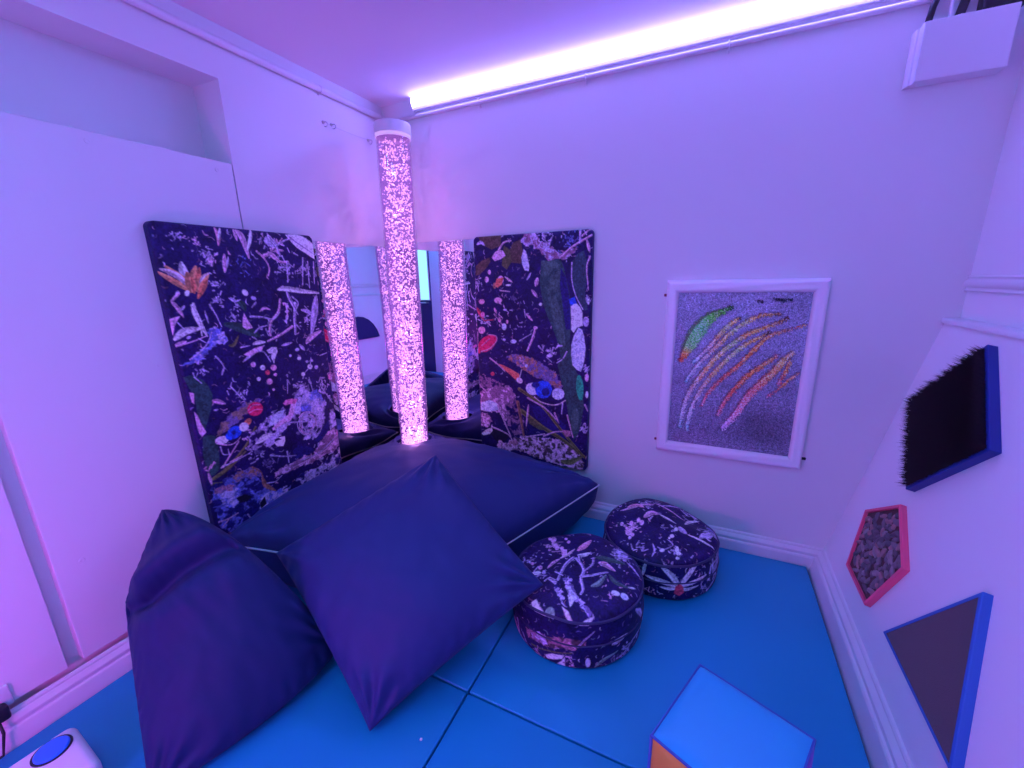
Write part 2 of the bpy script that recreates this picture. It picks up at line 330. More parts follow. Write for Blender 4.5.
["F","P",13.1,[[116,364],[130,395]]],
["F","R2",21.9,[[8,365],[49,429]]],
["P","P2",[[56,402],[54,410],[49,416],[43,418],[37,416],[33,410],[31,402],[33,394],[38,388],[44,386],[51,388],[55,394]],0.1],
["L","R2",7.2,4.8,[[49,434],[110,428]]],
["L","PK",12.0,9.9,[[354,467],[334,526],[308,584]]],
["L","LV",5.5,3.3,[[262,535],[331,495]]],
["P","PK",[[366,463],[365,467],[360,470],[354,471],[348,470],[343,468],[342,463],[344,459],[348,456],[354,455],[360,456],[365,459]],0.1],
["F","PK",13.1,[[302,392],[338,428]]],
["L","LV",7.0,4.0,[[523,579],[502,617],[470,640]]],
["L","LV",5.5,3.3,[[293,372],[299,413]]]]
ART_NEAR_TOP = [["S","PK",[-121,105],49,22,9.9],
["S","LV",[-186,-26],52,16,7.0],
["S","LV",[64,84],116,16,4.5],
["S","LV",[137,142],51,26,11.2],
["S","LV",[-93,-106],61,10,5.7],
["S","PK",[144,-106],80,8,4.8],
["P","PK",[[-131,147],[-129,137],[-131,128],[-135,123],[-142,123],[-149,128],[-154,137],[-156,148],[-154,157],[-149,162],[-142,162],[-136,156]],0.1],
["P","PK",[[-111,107],[-110,99],[-111,93],[-115,89],[-119,89],[-124,93],[-128,99],[-129,107],[-128,113],[-124,117],[-119,117],[-115,113]],0.1],
["P","PK",[[-153,145],[-152,140],[-153,135],[-155,132],[-159,132],[-163,135],[-165,140],[-167,145],[-166,150],[-163,153],[-159,153],[-156,150]],0.1],
["P","PK",[[-79,87],[-78,81],[-79,75],[-82,72],[-86,72],[-90,75],[-93,81],[-94,87],[-93,93],[-90,96],[-86,96],[-82,93]],0.1],
["P","PK",[[-68,141],[-67,134],[-68,129],[-71,126],[-75,126],[-79,129],[-82,135],[-83,141],[-81,146],[-79,149],[-75,149],[-71,146]],0.1],
["P","PK",[[-96,87],[-95,79],[-96,72],[-100,68],[-105,68],[-110,72],[-114,79],[-115,87],[-114,93],[-110,97],[-105,97],[-100,93]],0.1],
["P","PK",[[-117,-52],[-116,-58],[-117,-63],[-120,-66],[-124,-66],[-129,-63],[-132,-58],[-133,-52],[-132,-47],[-129,-43],[-124,-43],[-120,-46]],0.1],
["P","PK",[[-157,-37],[-156,-42],[-156,-47],[-159,-49],[-163,-49],[-167,-47],[-169,-42],[-171,-37],[-170,-33],[-167,-30],[-163,-30],[-159,-32]],0.1],
["P","PK",[[-87,163],[-86,158],[-87,153],[-90,151],[-93,151],[-96,153],[-99,158],[-100,163],[-99,168],[-96,170],[-93,170],[-90,168]],0.1],
["P","W",[[-110,-82],[-111,-88],[-116,-95],[-123,-100],[-132,-102],[-140,-101],[-144,-97],[-144,-91],[-139,-85],[-131,-80],[-122,-77],[-115,-78]],0.1],
["P","LV",[[-94,-75],[-93,-82],[-94,-87],[-97,-90],[-101,-90],[-105,-87],[-108,-81],[-109,-75],[-109,-69],[-106,-66],[-102,-66],[-98,-70]],0.1],
["P","PK",[[-88,76],[-63,80],[-55,55],[-54,32],[-67,32]],0.2],
["F","P",26.5,[[-21,84],[-7,126],[10,178]]],
["F","W",20.4,[[-13,56],[9,69],[27,95]]],
["F","PK",14.8,[[-97,-52],[-87,-13],[-71,14]]],
["F","PW",13.1,[[-72,16],[-49,51],[-36,96]]],
["L","LV",14.3,9.8,[[-23,35],[-40,-18],[-39,-101]]],
["L","LV",12.4,8.2,[[-10,34],[31,-11],[35,-63],[56,-110],[54,-134]]],
["L","LV",11.8,6.9,[[32,-53],[71,-30],[114,7]]],
["L","LV",9.2,6.1,[[48,67],[54,24],[37,-17]]],
["L","LV",8.2,5.8,[[-62,-61],[-30,-74]]],
["L","LV",12.4,8.2,[[-71,-104],[-42,-120],[-23,-139]]],
["L","LV",7.2,4.5,[[-8,55],[6,22]]],
["F","GD2",31.7,[[54,69],[100,83],[165,89]]],
["F","PK",28.0,[[72,45],[100,44],[139,28]]],
["F","P",12.4,[[79,51],[105,59]]],
["F","LVG",16.8,[[78,-87],[98,-63],[113,-8]]],
["F","GD2",18.0,[[122,-1],[153,-28],[201,-29]]],
["F","W",9.4,[[195,-26],[221,-20]]],
["P","W",[[176,-75],[174,-81],[169,-85],[162,-87],[154,-86],[149,-82],[147,-76],[149,-70],[154,-66],[161,-64],[169,-65],[174,-69]],0.1],
["P","W2",[[205,-83],[201,-89],[195,-91],[188,-90],[182,-84],[178,-77],[178,-69],[181,-63],[187,-60],[195,-62],[201,-67],[205,-75]],0.1],
["F","LV",7.5,[[166,105],[194,79],[229,48]]],
["N",["LV","NV"],[[103,160],[128,185],[164,165],[184,133],[151,125],[121,133]],4,0.45],
["N",["LV","LVD"],[[-28,-79],[0,-79],[37,-139],[85,-169],[117,-198],[98,-202],[54,-173],[25,-160],[0,-129]],4,0.45],
["N",["LV","NV"],[[-49,-112],[-22,-122],[10,-182],[25,-206],[9,-203],[-14,-173]],4,0.45],
["P","W",[[60,-277],[74,-253],[95,-217],[118,-194],[111,-234],[89,-258]],0.1],
["P","PW",[[11,-207],[35,-215],[62,-241],[50,-246],[31,-231]],0.1],
["P","W",[[17,-159],[32,-136],[43,-147],[41,-189],[37,-200]],0.15],
["P","W",[[-96,-214],[-82,-200],[-65,-221],[-45,-237],[-10,-287],[-33,-288],[-57,-280],[-77,-251]],0.2],
["P","LVG",[[-5,-235],[-3,-246],[-7,-256],[-14,-262],[-23,-263],[-31,-258],[-37,-249],[-39,-239],[-35,-229],[-28,-222],[-19,-221],[-10,-226]],0.1],
["P","W2",[[0,-129],[45,-167],[49,-155],[12,-118]],0.15],
["F","PK",9.4,[[26,-252],[40,-286]]]]
ART_NEAR_SIDE = [["N",["P3","BRD"],[[-500,97],[-460,100],[-394,121],[-330,128],[-276,134],[-286,107],[-299,96],[-343,88],[-393,80],[-442,72],[-486,54]],5,0.42],
["N",["LV","PKD"],[[-480,94],[-409,122],[-405,81],[-460,64]],4,0.5],
["L","OL",6.4,4.5,[[-470,39],[-393,59],[-322,77]]],
["P","W",[[-417,31],[-386,52],[-344,62],[-353,43],[-382,27],[-405,20]],0.12],
["P","W",[[-344,55],[-343,-4],[-365,-6],[-372,12],[-356,32]],0.12],
["F","LVG",13.7,[[-245,15],[-216,39],[-162,63]]],
["F","W2",20.1,[[-188,98],[-163,104],[-123,112]]],
["F","LV",23.4,[[-74,175],[-27,126],[22,47]]],
["L","LV",10.5,7.0,[[-158,24],[-119,36],[-84,65],[-11,58]]],
["P","W2",[[-259,38],[-260,28],[-263,21],[-267,18],[-272,21],[-275,29],[-277,39],[-276,49],[-273,57],[-269,59],[-264,56],[-261,49]],0.1],
["L","PK",5.8,3.6,[[-330,118],[-309,97]]],
["L","LV",7.2,3.6,[[-302,106],[-276,140],[-250,164]]],
["L","PK",17.0,10.2,[[-603,39],[-555,23],[-524,-5]]],
["L","LV",12.2,7.3,[[-553,80],[-546,21],[-504,-6]]],
["S","LV",[-119,36],59,20,7.9],
["S","PK",[-321,26],37,12,5.2],
["L","PK",5.2,3.7,[[-329,55],[-314,19]]],
["S","LV",[-530,17],45,12,8.9],
["S","PK",[-442,15],34,10,6.4]]
ART_FAR_TOP = [["S","PK",[-114,-59],57,26,7.9],
["S","LV",[85,-152],51,16,8.2],
["S","LV",[-75,127],99,18,7.4],
["S","LV",[123,185],84,26,9.6],
["S","LV",[-214,106],63,14,8.9],
["S","LV",[60,-23],57,10,7.9],
["S","PK",[-65,232],91,10,9.1],
["S","LV",[-53,-177],65,16,6.5],
["S","LV",[194,43],53,14,8.5],
["P","PK",[[-106,-90],[-106,-103],[-109,-115],[-115,-121],[-122,-120],[-129,-114],[-133,-102],[-134,-88],[-130,-77],[-124,-70],[-117,-71],[-110,-78]],0.1],
["P","PK",[[-94,-107],[-94,-114],[-96,-120],[-99,-123],[-103,-123],[-106,-119],[-108,-113],[-108,-106],[-106,-100],[-103,-97],[-99,-97],[-96,-101]],0.1],
["P","PK",[[-102,-129],[-102,-135],[-104,-140],[-107,-143],[-110,-143],[-113,-140],[-115,-134],[-115,-128],[-113,-123],[-111,-120],[-107,-120],[-104,-123]],0.1],
["P","PK",[[-127,-71],[-127,-77],[-128,-81],[-131,-84],[-133,-83],[-136,-81],[-138,-76],[-138,-71],[-137,-66],[-134,-64],[-131,-64],[-129,-67]],0.1],
["P","PK",[[-67,-19],[-67,-28],[-69,-36],[-73,-40],[-78,-40],[-82,-35],[-85,-27],[-85,-18],[-83,-10],[-78,-6],[-73,-6],[-69,-11]],0.1],
["P","PK",[[-84,-7],[-84,-15],[-86,-21],[-89,-25],[-93,-24],[-97,-20],[-99,-14],[-99,-6],[-97,1],[-94,4],[-90,4],[-86,0]],0.1],
["P","PK",[[-110,-32],[-110,-40],[-112,-47],[-116,-51],[-120,-51],[-124,-46],[-127,-39],[-127,-31],[-125,-23],[-121,-19],[-117,-20],[-113,-24]],0.1],
["P","PK",[[-150,-45],[-150,-53],[-152,-59],[-155,-62],[-159,-62],[-163,-58],[-165,-52],[-166,-44],[-164,-38],[-161,-34],[-156,-35],[-153,-39]],0.1],
["P","W",[[77,-5],[76,-13],[74,-19],[69,-23],[65,-23],[61,-19],[60,-13],[60,-5],[63,1],[67,5],[72,5],[75,1]],0.1],
["P","W",[[64,-62],[63,-69],[60,-75],[56,-79],[52,-79],[48,-76],[47,-70],[47,-62],[50,-56],[54,-53],[58,-52],[62,-56]],0.1],
["P","W",[[51,-82],[50,-86],[49,-90],[47,-93],[44,-92],[42,-90],[41,-86],[42,-81],[43,-77],[45,-75],[48,-75],[50,-78]],0.1],
["P","W",[[36,-167],[36,-173],[33,-178],[28,-182],[23,-182],[19,-180],[17,-175],[18,-169],[21,-164],[26,-160],[31,-160],[35,-162]],0.1],
["P","W",[[89,-142],[89,-152],[87,-160],[83,-165],[79,-164],[76,-158],[74,-148],[75,-137],[77,-129],[80,-124],[84,-126],[87,-132]],0.1],
["P","W",[[98,-161],[97,-167],[94,-172],[90,-175],[85,-176],[82,-174],[80,-169],[81,-163],[84,-158],[88,-154],[93,-154],[96,-156]],0.1],
["P","W",[[94,-190],[94,-195],[91,-199],[88,-202],[84,-202],[81,-200],[80,-196],[80,-191],[83,-187],[86,-184],[90,-184],[93,-186]],0.1],
["F","PK",20.4,[[-185,54],[-115,92],[-40,123]]],
["F","P",24.7,[[-157,84],[-123,99],[-81,82]]],
["F","PK",30.0,[[-71,12],[-45,51],[-11,59]]],
["F","W",13.4,[[-11,59],[24,49],[65,35]]],
["F","PK",11.1,[[-34,134],[30,126],[100,107]]],
["F","LV",11.5,[[-22,217],[15,220],[55,215]]],
["F","W",19.8,[[101,60],[120,115],[158,149]]],
["F","LV",27.4,[[163,-33],[187,10],[230,41]]],
["F","W",12.7,[[114,-26],[170,-45],[223,-74]]],
["F","LV",27.4,[[79,18],[94,-7],[111,-24]]],
["F","PK",19.4,[[-89,220],[-54,243]]],
["F","LV",12.3,[[-12,129],[39,188],[94,220]]],
["F","LV",13.2,[[121,231],[157,202],[184,157]]],
["F","LV",11.2,[[-235,93],[-198,181],[-158,215]]],
["F","LV",7.7,[[38,-97],[58,-111],[65,-130]]],
["F","LV",7.5,[[-14,-142],[-2,-182],[-7,-216]]],
["N",["W2","LVD"],[[190,108],[211,89],[239,45],[232,12],[211,26],[199,58]],4,0.45],
["P","LV",[[164,-36],[181,7],[214,13],[205,-14],[175,-23]],0.15],
["P","PK",[[-54,243],[-55,230],[-61,218],[-69,211],[-79,211],[-87,216],[-91,227],[-90,240],[-84,252],[-75,259],[-66,260],[-58,254]],0.1]]
ART_FAR_SIDE = [["F","W",21.8,[[-269,75],[-300,122],[-347,163]]],
["F","W",19.2,[[-269,75],[-340,99],[-400,108]]],
["F","W",21.8,[[-269,75],[-238,127],[-193,174]]],
["F","W",17.4,[[-269,75],[-214,93],[-150,109]]],
["F","W",17.4,[[-269,75],[-293,108],[-316,139]]],
["F","W",14.8,[[-269,75],[-302,68],[-344,73]]],
["F","W",14.8,[[-269,75],[-239,61],[-189,72]]],
["F","W",12.8,[[-409,104],[-407,134],[-400,169]]],
["P","R2",[[-286,76],[-271,95],[-253,74],[-248,48],[-266,33],[-288,46]],0.2],
["S","LV",[-70,105],101,20,16.1],
["L","LV",12.4,7.5,[[-129,107],[-110,134],[-18,127]]],
["L","PK",3.1,1.9,[[-19,182],[-19,144],[-18,110]]],
["S","PK",[-383,32],34,10,5.1],
["S","LV",[-160,46],55,12,7.7],
["P","BL2",[[-21,19],[-21,6],[-20,-4],[-19,-10],[-19,-10],[-18,-3],[-18,8],[-18,21],[-18,32],[-19,37],[-20,37],[-20,30]],0.1],
["S","LV",[-710,182],85,12,19.8]]
STROKES = [['g', 37.8, [[49, 317], [72, 262], [104, 190], [150, 126], [226, 81]]], ['a', 12.9, [[99, 325], [152, 263], [206, 181], [242, 141], [264, 124]]], ['a', 12.0, [[74, 418], [116, 342], [173, 268], [228, 197], [290, 140], [344, 112], [407, 105]]], ['a', 14.6, [[67, 635], [73, 557], [94, 466], [141, 376], [196, 290], [251, 230], [305, 189], [376, 154], [432, 124]]], ['a', 12.9, [[97, 644], [106, 553], [142, 449], [192, 360], [246, 287], [300, 233], [345, 204], [379, 181]]], ['r', 11.2, [[153, 522], [174, 458], [226, 387], [280, 325], [331, 254], [373, 202], [416, 177], [454, 165]]], ['r', 4.3, [[459, 163], [500, 145]]], ['r', 14.6, [[221, 557], [245, 487], [289, 411], [332, 355], [384, 306], [414, 277]]], ['p', 22.4, [[247, 616], [292, 542], [325, 467], [367, 404], [408, 349], [439, 297], [467, 263]]], ['r', 10.3, [[433, 398], [453, 340], [465, 285]]], ['r', 6.9, [[401, 453], [435, 421], [467, 378], [499, 342]]], ['k', 7.7, [[377, 45], [409, 51], [436, 49]]], ['k', 4.3, [[323, 52], [339, 56]]]]

# ------------------------------------------------------------------ palette of the printed fabric
PAL = {'bg': (.013, .006, .085), 'W': (.95, .90, .98), 'W2': (.72, .74, .95), 'PW': (.98, .72, .80), 'P': (.95, .42, .60), 'P2': (.95, .25, .50),
       'P3': (.50, .20, .30), 'PK': (.90, .52, .76), 'PKD': (.34, .15, .28), 'O': (.95, .40, .20), 'O2': (.95, .25, .14), 'O3': (.45, .19, .13),
       'O4': (.95, .20, .14), 'R': (.95, .03, .13), 'R2': (.85, .08, .14), 'LV': (.66, .54, .84), 'LVD': (.20, .14, .36), 'LVG': (.30, .45, .40),
       'GD': (.030, .085, .085), 'GD2': (.07, .14, .13), 'GG': (.02, .50, .22), 'GB': (.035, .07, .11), 'OL': (.22, .20, .07), 'OL2': (.12, .11, .05),
       'BR': (.30, .19, .16), 'BR2': (.12, .07, .055), 'BRD': (.10, .05, .07), 'BL': (.02, .09, .70), 'BLD': (.012, .02, .20), 'BL2': (.17, .18, .62),
       'NV': (.016, .014, .15), 'BLK': (.012, .008, .03)}
PAL = {k: np.array(v, np.float32) for k, v in PAL.items()}

def spline(pts, n=18):
    p = np.array(pts, float)
    if len(p) == 2:
        t = np.linspace(0, 1, n)[:, None]
        return p[0] * (1 - t) + p[1] * t
    q = np.vstack([2 * p[0] - p[1], p, 2 * p[-1] - p[-2]])
    out = []
    m = max(3, n // (len(p) - 1))
    for i in range(1, len(q) - 2):
        a, b, c, d = q[i - 1], q[i], q[i + 1], q[i + 2]
        for t in np.linspace(0, 1, m, endpoint=(i == len(q) - 3)):
            out.append(.5 * (2 * b + (c - a) * t + (2 * a - 5 * b + 4 * c - d) * t * t + (3 * b - a - 3 * c + d) * t ** 3))
    return np.array(out)

def vnoise(x, y, seed):
    g = np.random.default_rng(seed).random((64, 64)).astype(np.float32)
    xi = np.floor(x).astype(int); yi = np.floor(y).astype(int)
    fx = x - xi; fy = y - yi
    fx = fx * fx * (3 - 2 * fx); fy = fy * fy * (3 - 2 * fy)
    a = g[yi % 64, xi % 64]; b = g[yi % 64, (xi + 1) % 64]; c = g[(yi + 1) % 64, xi % 64]; d = g[(yi + 1) % 64, (xi + 1) % 64]
    return (a * (1 - fx) + b * fx) * (1 - fy) + (c * (1 - fx) + d * fx) * fy

class Canvas:
    """A printed design, drawn in millimetres and later carried by the vertices of the fabric."""
    def __init__(s, x0, y0, w, h, res, seed=1):
        s.x0, s.y0, s.res = x0, y0, res
        s.nx, s.ny = int(w / res) + 1, int(h / res) + 1
        s.a = np.empty((s.ny, s.nx, 3), np.float32); s.a[:] = PAL['bg']
        yy, xx = np.mgrid[0:s.ny, 0:s.nx]
        n = vnoise(xx * res / 40, yy * res / 40, seed)
        s.a *= (.7 + .6 * n)[..., None]; s.grain = (.30 + .95 * vnoise(xx * res / 4.5, yy * res / 4.5, seed + 77) + .50 * vnoise(xx * res / 13, yy * res / 13, seed + 78))[..., None]
        s.r = random.Random(seed); s.k = seed * 100
    def box(s, pts, m):
        lo = (np.min(pts, 0) - m - [s.x0, s.y0]) / s.res; hi = (np.max(pts, 0) + m - [s.x0, s.y0]) / s.res
        i0, j0 = max(0, int(lo[0])), max(0, int(lo[1])); i1, j1 = min(s.nx, int(hi[0]) + 2), min(s.ny, int(hi[1]) + 2)
        if i1 <= i0 or j1 <= j0: return None
        yy, xx = np.mgrid[j0:j1, i0:i1]
        return (slice(j0, j1), slice(i0, i1)), xx * s.res + s.x0, yy * s.res + s.y0
    def put(s, sl, col, al):
        al = np.clip(al, 0, 1)[..., None]
        s.a[sl] = s.a[sl] * (1 - al) + col * al
    def poly(s, pts, col, noise=.1, col2=None, sc=8, th=.5, jag=0):
        pts = np.array(pts, float)
        b = s.box(pts, s.res * 2)
        if b is None: return
        sl, X, Y = b; s.k += 1
        if jag:
            X = X + (vnoise(X / jag, Y / jag, s.k) - .5) * jag * 1.6; Y = Y + (vnoise(X / jag + 9, Y / jag, s.k + 1) - .5) * jag * 1.6
        ins = np.zeros(X.shape, bool); d = np.full(X.shape, 1e9)
        n = len(pts)
        for i in range(n):
            (x1, y1), (x2, y2) = pts[i], pts[(i + 1) % n]
            if y1 != y2:
                c = ((y1 > Y) != (y2 > Y)) & (X < (x2 - x1) * (Y - y1) / (y2 - y1) + x1)
                ins ^= c
            dx, dy = x2 - x1, y2 - y1; L = dx * dx + dy * dy + 1e-9
            t = np.clip(((X - x1) * dx + (Y - y1) * dy) / L, 0, 1)
            d = np.minimum(d, np.hypot(X - x1 - t * dx, Y - y1 - t * dy))
        al = np.where(ins, d, -d) / s.res + .5
        if col2 is None:
            f = 1 + noise * 2 * (vnoise(X / 7, Y / 7, s.k) - .5) + noise * (vnoise(X / 3, Y / 16, s.k + 3) - .5)
            s.put(sl, np.clip(col * f[..., None], 0, 1), al)
        else:
            m = .55 * vnoise(X / sc, Y / sc, s.k) + .45 * vnoise(X * 2.3 / sc, Y * 2.3 / sc, s.k + 1)
            m = np.clip((m - th) * 5 + .5, 0, 1)[..., None]
            f = (.75 + .5 * vnoise(X / 3, Y / 3, s.k + 2))[..., None]
            s.put(sl, (col * (1 - m) + col2 * m) * f, al)
    def line(s, pts, col, w0, w1, shade=False):
        p = spline(pts, 14)
        b = s.box(p, max(w0, w1) + s.res)
        if b is None: return
        sl, X, Y = b
        al = np.zeros(X.shape); n = len(p) - 1
        for i in range(n):
            (x1, y1), (x2, y2) = p[i], p[i + 1]
            dx, dy = x2 - x1, y2 - y1; L = dx * dx + dy * dy + 1e-9
            t = np.clip(((X - x1) * dx + (Y - y1) * dy) / L, 0, 1)
            w = w0 + (w1 - w0) * (i + t) / n
            al = np.maximum(al, (w / 2 - np.hypot(X - x1 - t * dx, Y - y1 - t * dy)) / s.res + .5)
        s.k += 1
        f = .7 + .6 * vnoise(X / 5, Y / 5, s.k)
        s.put(sl, col * f[..., None], al)
        if max(w0, w1) > 5 and not shade: s.line(np.array(pts, float) + (max(w0, w1) * .22, max(w0, w1) * .22), col * .45, w0 * .42, w1 * .42, True)
    def leaf(s, pts, col, w, noise=.2):
        p = spline(pts, 16); n = len(p)
        t = np.gradient(p, axis=0); t /= np.linalg.norm(t, axis=1)[:, None] + 1e-9
        nn = np.stack([-t[:, 1], t[:, 0]], 1)
        u = np.linspace(0, 1, n); pr = (np.sin(PI * np.clip(u * .92 + .05, 0, 1)) ** .75 * w / 2)[:, None]
        s.poly(np.vstack([p + nn * pr, (p - nn * pr)[::-1]]), col, noise)
        if w > 5: s.poly(np.vstack([p, (p - nn * pr)[::-1]]), col * s.r.uniform(.45, .75), noise)
    def specks(s, c, r, n, w, col):
        for _ in range(n):
            a = s.r.uniform(0, 2 * PI); q = abs(s.r.gauss(0, .55)) * r
            x, y = c[0] + q * math.cos(a), c[1] + q * math.sin(a)
            l = w * s.r.choice((.3, .5, .7, 1.0, 1.6, 2.2)); b = s.r.uniform(0, PI)
            s.line([(x - l * math.cos(b), y - l * math.sin(b)), (x + l * math.cos(b), y + l * math.sin(b))], col * s.r.uniform(.5, 1.2), w * s.r.uniform(.6, 1.3), w * .6)
    def draw(s, feats):
        for f in feats:
            k = f[0]
            if k == 'P': s.poly(f[2], PAL[f[1]], f[3])
            elif k == 'N': s.poly(f[2], PAL[f[1][0]], 0, PAL[f[1][1]], f[3] * 4.2, f[4], jag=10)
            elif k == 'L': s.line(f[4], PAL[f[1]], f[2], f[3])
            elif k == 'F': s.leaf(f[3], PAL[f[1]], f[2])
            elif k == 'S': s.specks(f[2], f[3], f[4], f[5], PAL[f[1]])
    def finish(s):
        s.a = np.clip(s.a * s.grain, 0, 1)
    def scatter(s, n, x, y, w, h, k=1.0, pal=('LV', 'LVD', 'LVD', 'PKD', 'PK', 'NV')):
        """faint generic litter between the larger motifs"""
        for _ in range(n):
            px, py = x + s.r.random() * w, y + s.r.random() * h; a = s.r.uniform(0, 2 * PI); l = s.r.uniform(6, 26) * k
            c = PAL[s.r.choice(pal)] * s.r.uniform(.5, 1)
            q = [(px, py), (px + l * .5 * math.cos(a), py + l * .5 * math.sin(a)), (px + l * math.cos(a + .5), py + l * math.sin(a + .5))]
            if s.r.random() < .5: s.leaf(q, c, s.r.uniform(2.5, 6) * k)
            else: s.line(q, c, s.r.uniform(1.2, 2.6), 1.2)
    def sample(s, X, Y):
        x = np.clip((X - s.x0) / s.res, 0, s.nx - 1.001); y = np.clip((Y - s.y0) / s.res, 0, s.ny - 1.001)
        i = x.astype(int); j = y.astype(int); fx = (x - i)[..., None]; fy = (y - j)[..., None]
        a = s.a
        return (a[j, i] * (1 - fx) + a[j, i + 1] * fx) * (1 - fy) + (a[j + 1, i] * (1 - fx) + a[j + 1, i + 1] * fx) * fy

# ------------------------------------------------------------------ materials
def mat(name, col, rough=.5, metal=0, bump=0, bscale=300, sheen=0, spec=.5, detail=2, emit=None, estr=0, coat=0, var=0, vscale=6):
    m = bpy.data.materials.new(name); m.use_nodes = True
    nt = m.node_tree; b = nt.nodes['Principled BSDF']
    b.inputs['Base Color'].default_value = (*col, 1); b.inputs['Roughness'].default_value = rough; b.inputs['Metallic'].default_value = metal
    b.inputs['Specular IOR Level'].default_value = spec
    if sheen: b.inputs['Sheen Weight'].default_value = sheen
    if coat: b.inputs['Coat Weight'].default_value = coat
    if emit: b.inputs['Emission Color'].default_value = (*emit, 1); b.inputs['Emission Strength'].default_value = estr
    tc = nt.nodes.new('ShaderNodeTexCoord')
    if bump:
        n = nt.nodes.new('ShaderNodeTexNoise'); n.inputs['Scale'].default_value = bscale; n.inputs['Detail'].default_value = detail
        bp = nt.nodes.new('ShaderNodeBump'); bp.inputs['Strength'].default_value = bump; bp.inputs['Distance'].default_value = .002
        nt.links.new(tc.outputs['Object'], n.inputs['Vector']); nt.links.new(n.outputs['Fac'], bp.inputs['Height']); nt.links.new(bp.outputs['Normal'], b.inputs['Normal'])
    if var:
        n = nt.nodes.new('ShaderNodeTexNoise'); n.inputs['Scale'].default_value = vscale; n.inputs['Detail'].default_value = 4
        mx = nt.nodes.new('ShaderNodeMix'); mx.data_type = 'RGBA'
        mx.inputs[6].default_value = (*[c * (1 - var) for c in col], 1); mx.inputs[7].default_value = (*[min(1, c * (1 + var)) for c in col], 1)
        nt.links.new(tc.outputs['Object'], n.inputs['Vector']); nt.links.new(n.outputs['Fac'], mx.inputs[0]); nt.links.new(mx.outputs[2], b.inputs['Base Color'])
    return m

def mat_print(name, rough=.55):
    m = mat(name, (.1, .1, .1), rough, bump=.15, bscale=900, spec=.3)
    nt = m.node_tree; a = nt.nodes.new('ShaderNodeAttribute'); a.attribute_name = 'print'
    nt.links.new(a.outputs['Color'], nt.nodes['Principled BSDF'].inputs['Base Color'])
    return m

def mat_emit(name, col, s):
    m = bpy.data.materials.new(name); m.use_nodes = True; nt = m.node_tree; nt.nodes.clear()
    e = nt.nodes.new('ShaderNodeEmission'); e.inputs[0].default_value = (*col, 1); e.inputs[1].default_value = s
    o = nt.nodes.new('ShaderNodeOutputMaterial'); nt.links.new(e.outputs[0], o.inputs[0])
    return m

def mat_acrylic(name, tint=(1, 1, 1), lo=.06):
    m = bpy.data.materials.new(name); m.use_nodes = True; nt = m.node_tree; nt.nodes.clear()
    t = nt.nodes.new('ShaderNodeBsdfTransparent'); t.inputs[0].default_value = (*tint, 1)
    g = nt.nodes.new('ShaderNodeBsdfGlossy'); g.inputs['Roughness'].default_value = .02
    lw = nt.nodes.new('ShaderNodeLayerWeight'); lw.inputs[0].default_value = .35
    mp = nt.nodes.new('ShaderNodeMapRange'); mp.inputs['To Min'].default_value = lo; mp.inputs['To Max'].default_value = .85
    pw = nt.nodes.new('ShaderNodeMath'); pw.operation = 'POWER'; pw.inputs[1].default_value = 2
    mx = nt.nodes.new('ShaderNodeMixShader'); o = nt.nodes.new('ShaderNodeOutputMaterial')
    nt.links.new(lw.outputs['Facing'], pw.inputs[0]); nt.links.new(pw.outputs[0], mp.inputs[0]); nt.links.new(mp.outputs[0], mx.inputs[0])
    nt.links.new(t.outputs[0], mx.inputs[1]); nt.links.new(g.outputs[0], mx.inputs[2]); nt.links.new(mx.outputs[0], o.inputs[0])
    return m

def mat_water():
    m = bpy.data.materials.new('lit water'); m.use_nodes = True; nt = m.node_tree; nt.nodes.clear()
    t = nt.nodes.new('ShaderNodeBsdfTransparent'); t.inputs[0].default_value = (.93, .80, 1, 1)
    e = nt.nodes.new('ShaderNodeEmission'); e.inputs[0].default_value = WATER_GLOW[0]; e.inputs[1].default_value = WATER_GLOW[1]
    mx = nt.nodes.new('ShaderNodeMixShader'); mx.inputs[0].default_value = .42; o = nt.nodes.new('ShaderNodeOutputMaterial')
    nt.links.new(t.outputs[0], mx.inputs[1]); nt.links.new(e.outputs[0], mx.inputs[2]); nt.links.new(mx.outputs[0], o.inputs[0])
    return m

def mat_sequin():
    m = bpy.data.materials.new('sequins'); m.use_nodes = True; nt = m.node_tree; b = nt.nodes['Principled BSDF']
    tc = nt.nodes.new('ShaderNodeTexCoord'); v = nt.nodes.new('ShaderNodeTexVoronoi'); v.inputs['Scale'].default_value = 330
    nt.links.new(tc.outputs['Object'], v.inputs['Vector'])
    a = nt.nodes.new('ShaderNodeAttribute'); a.attribute_name = 'print'
    nt.links.new(a.outputs['Color'], b.inputs['Base Color'])
    b.inputs['Metallic'].default_value = .45; b.inputs['Roughness'].default_value = .3
    g = nt.nodes.new('ShaderNodeNewGeometry')
    sub = nt.nodes.new('ShaderNodeVectorMath'); sub.operation = 'SUBTRACT'; sub.inputs[1].default_value = (.5, .5, .5)
    sc = nt.nodes.new('ShaderNodeVectorMath'); sc.operation = 'SCALE'; sc.inputs['Scale'].default_value = .75
    ad = nt.nodes.new('ShaderNodeVectorMath'); ad.operation = 'ADD'; nm = nt.nodes.new('ShaderNodeVectorMath'); nm.operation = 'NORMALIZE'
    nt.links.new(v.outputs['Color'], sub.inputs[0]); nt.links.new(sub.outputs[0], sc.inputs[0]); nt.links.new(sc.outputs[0], ad.inputs[0]); nt.links.new(g.outputs['Normal'], ad.inputs[1])
    nt.links.new(ad.outputs[0], nm.inputs[0]); nt.links.new(nm.outputs[0], b.inputs['Normal'])
    return m

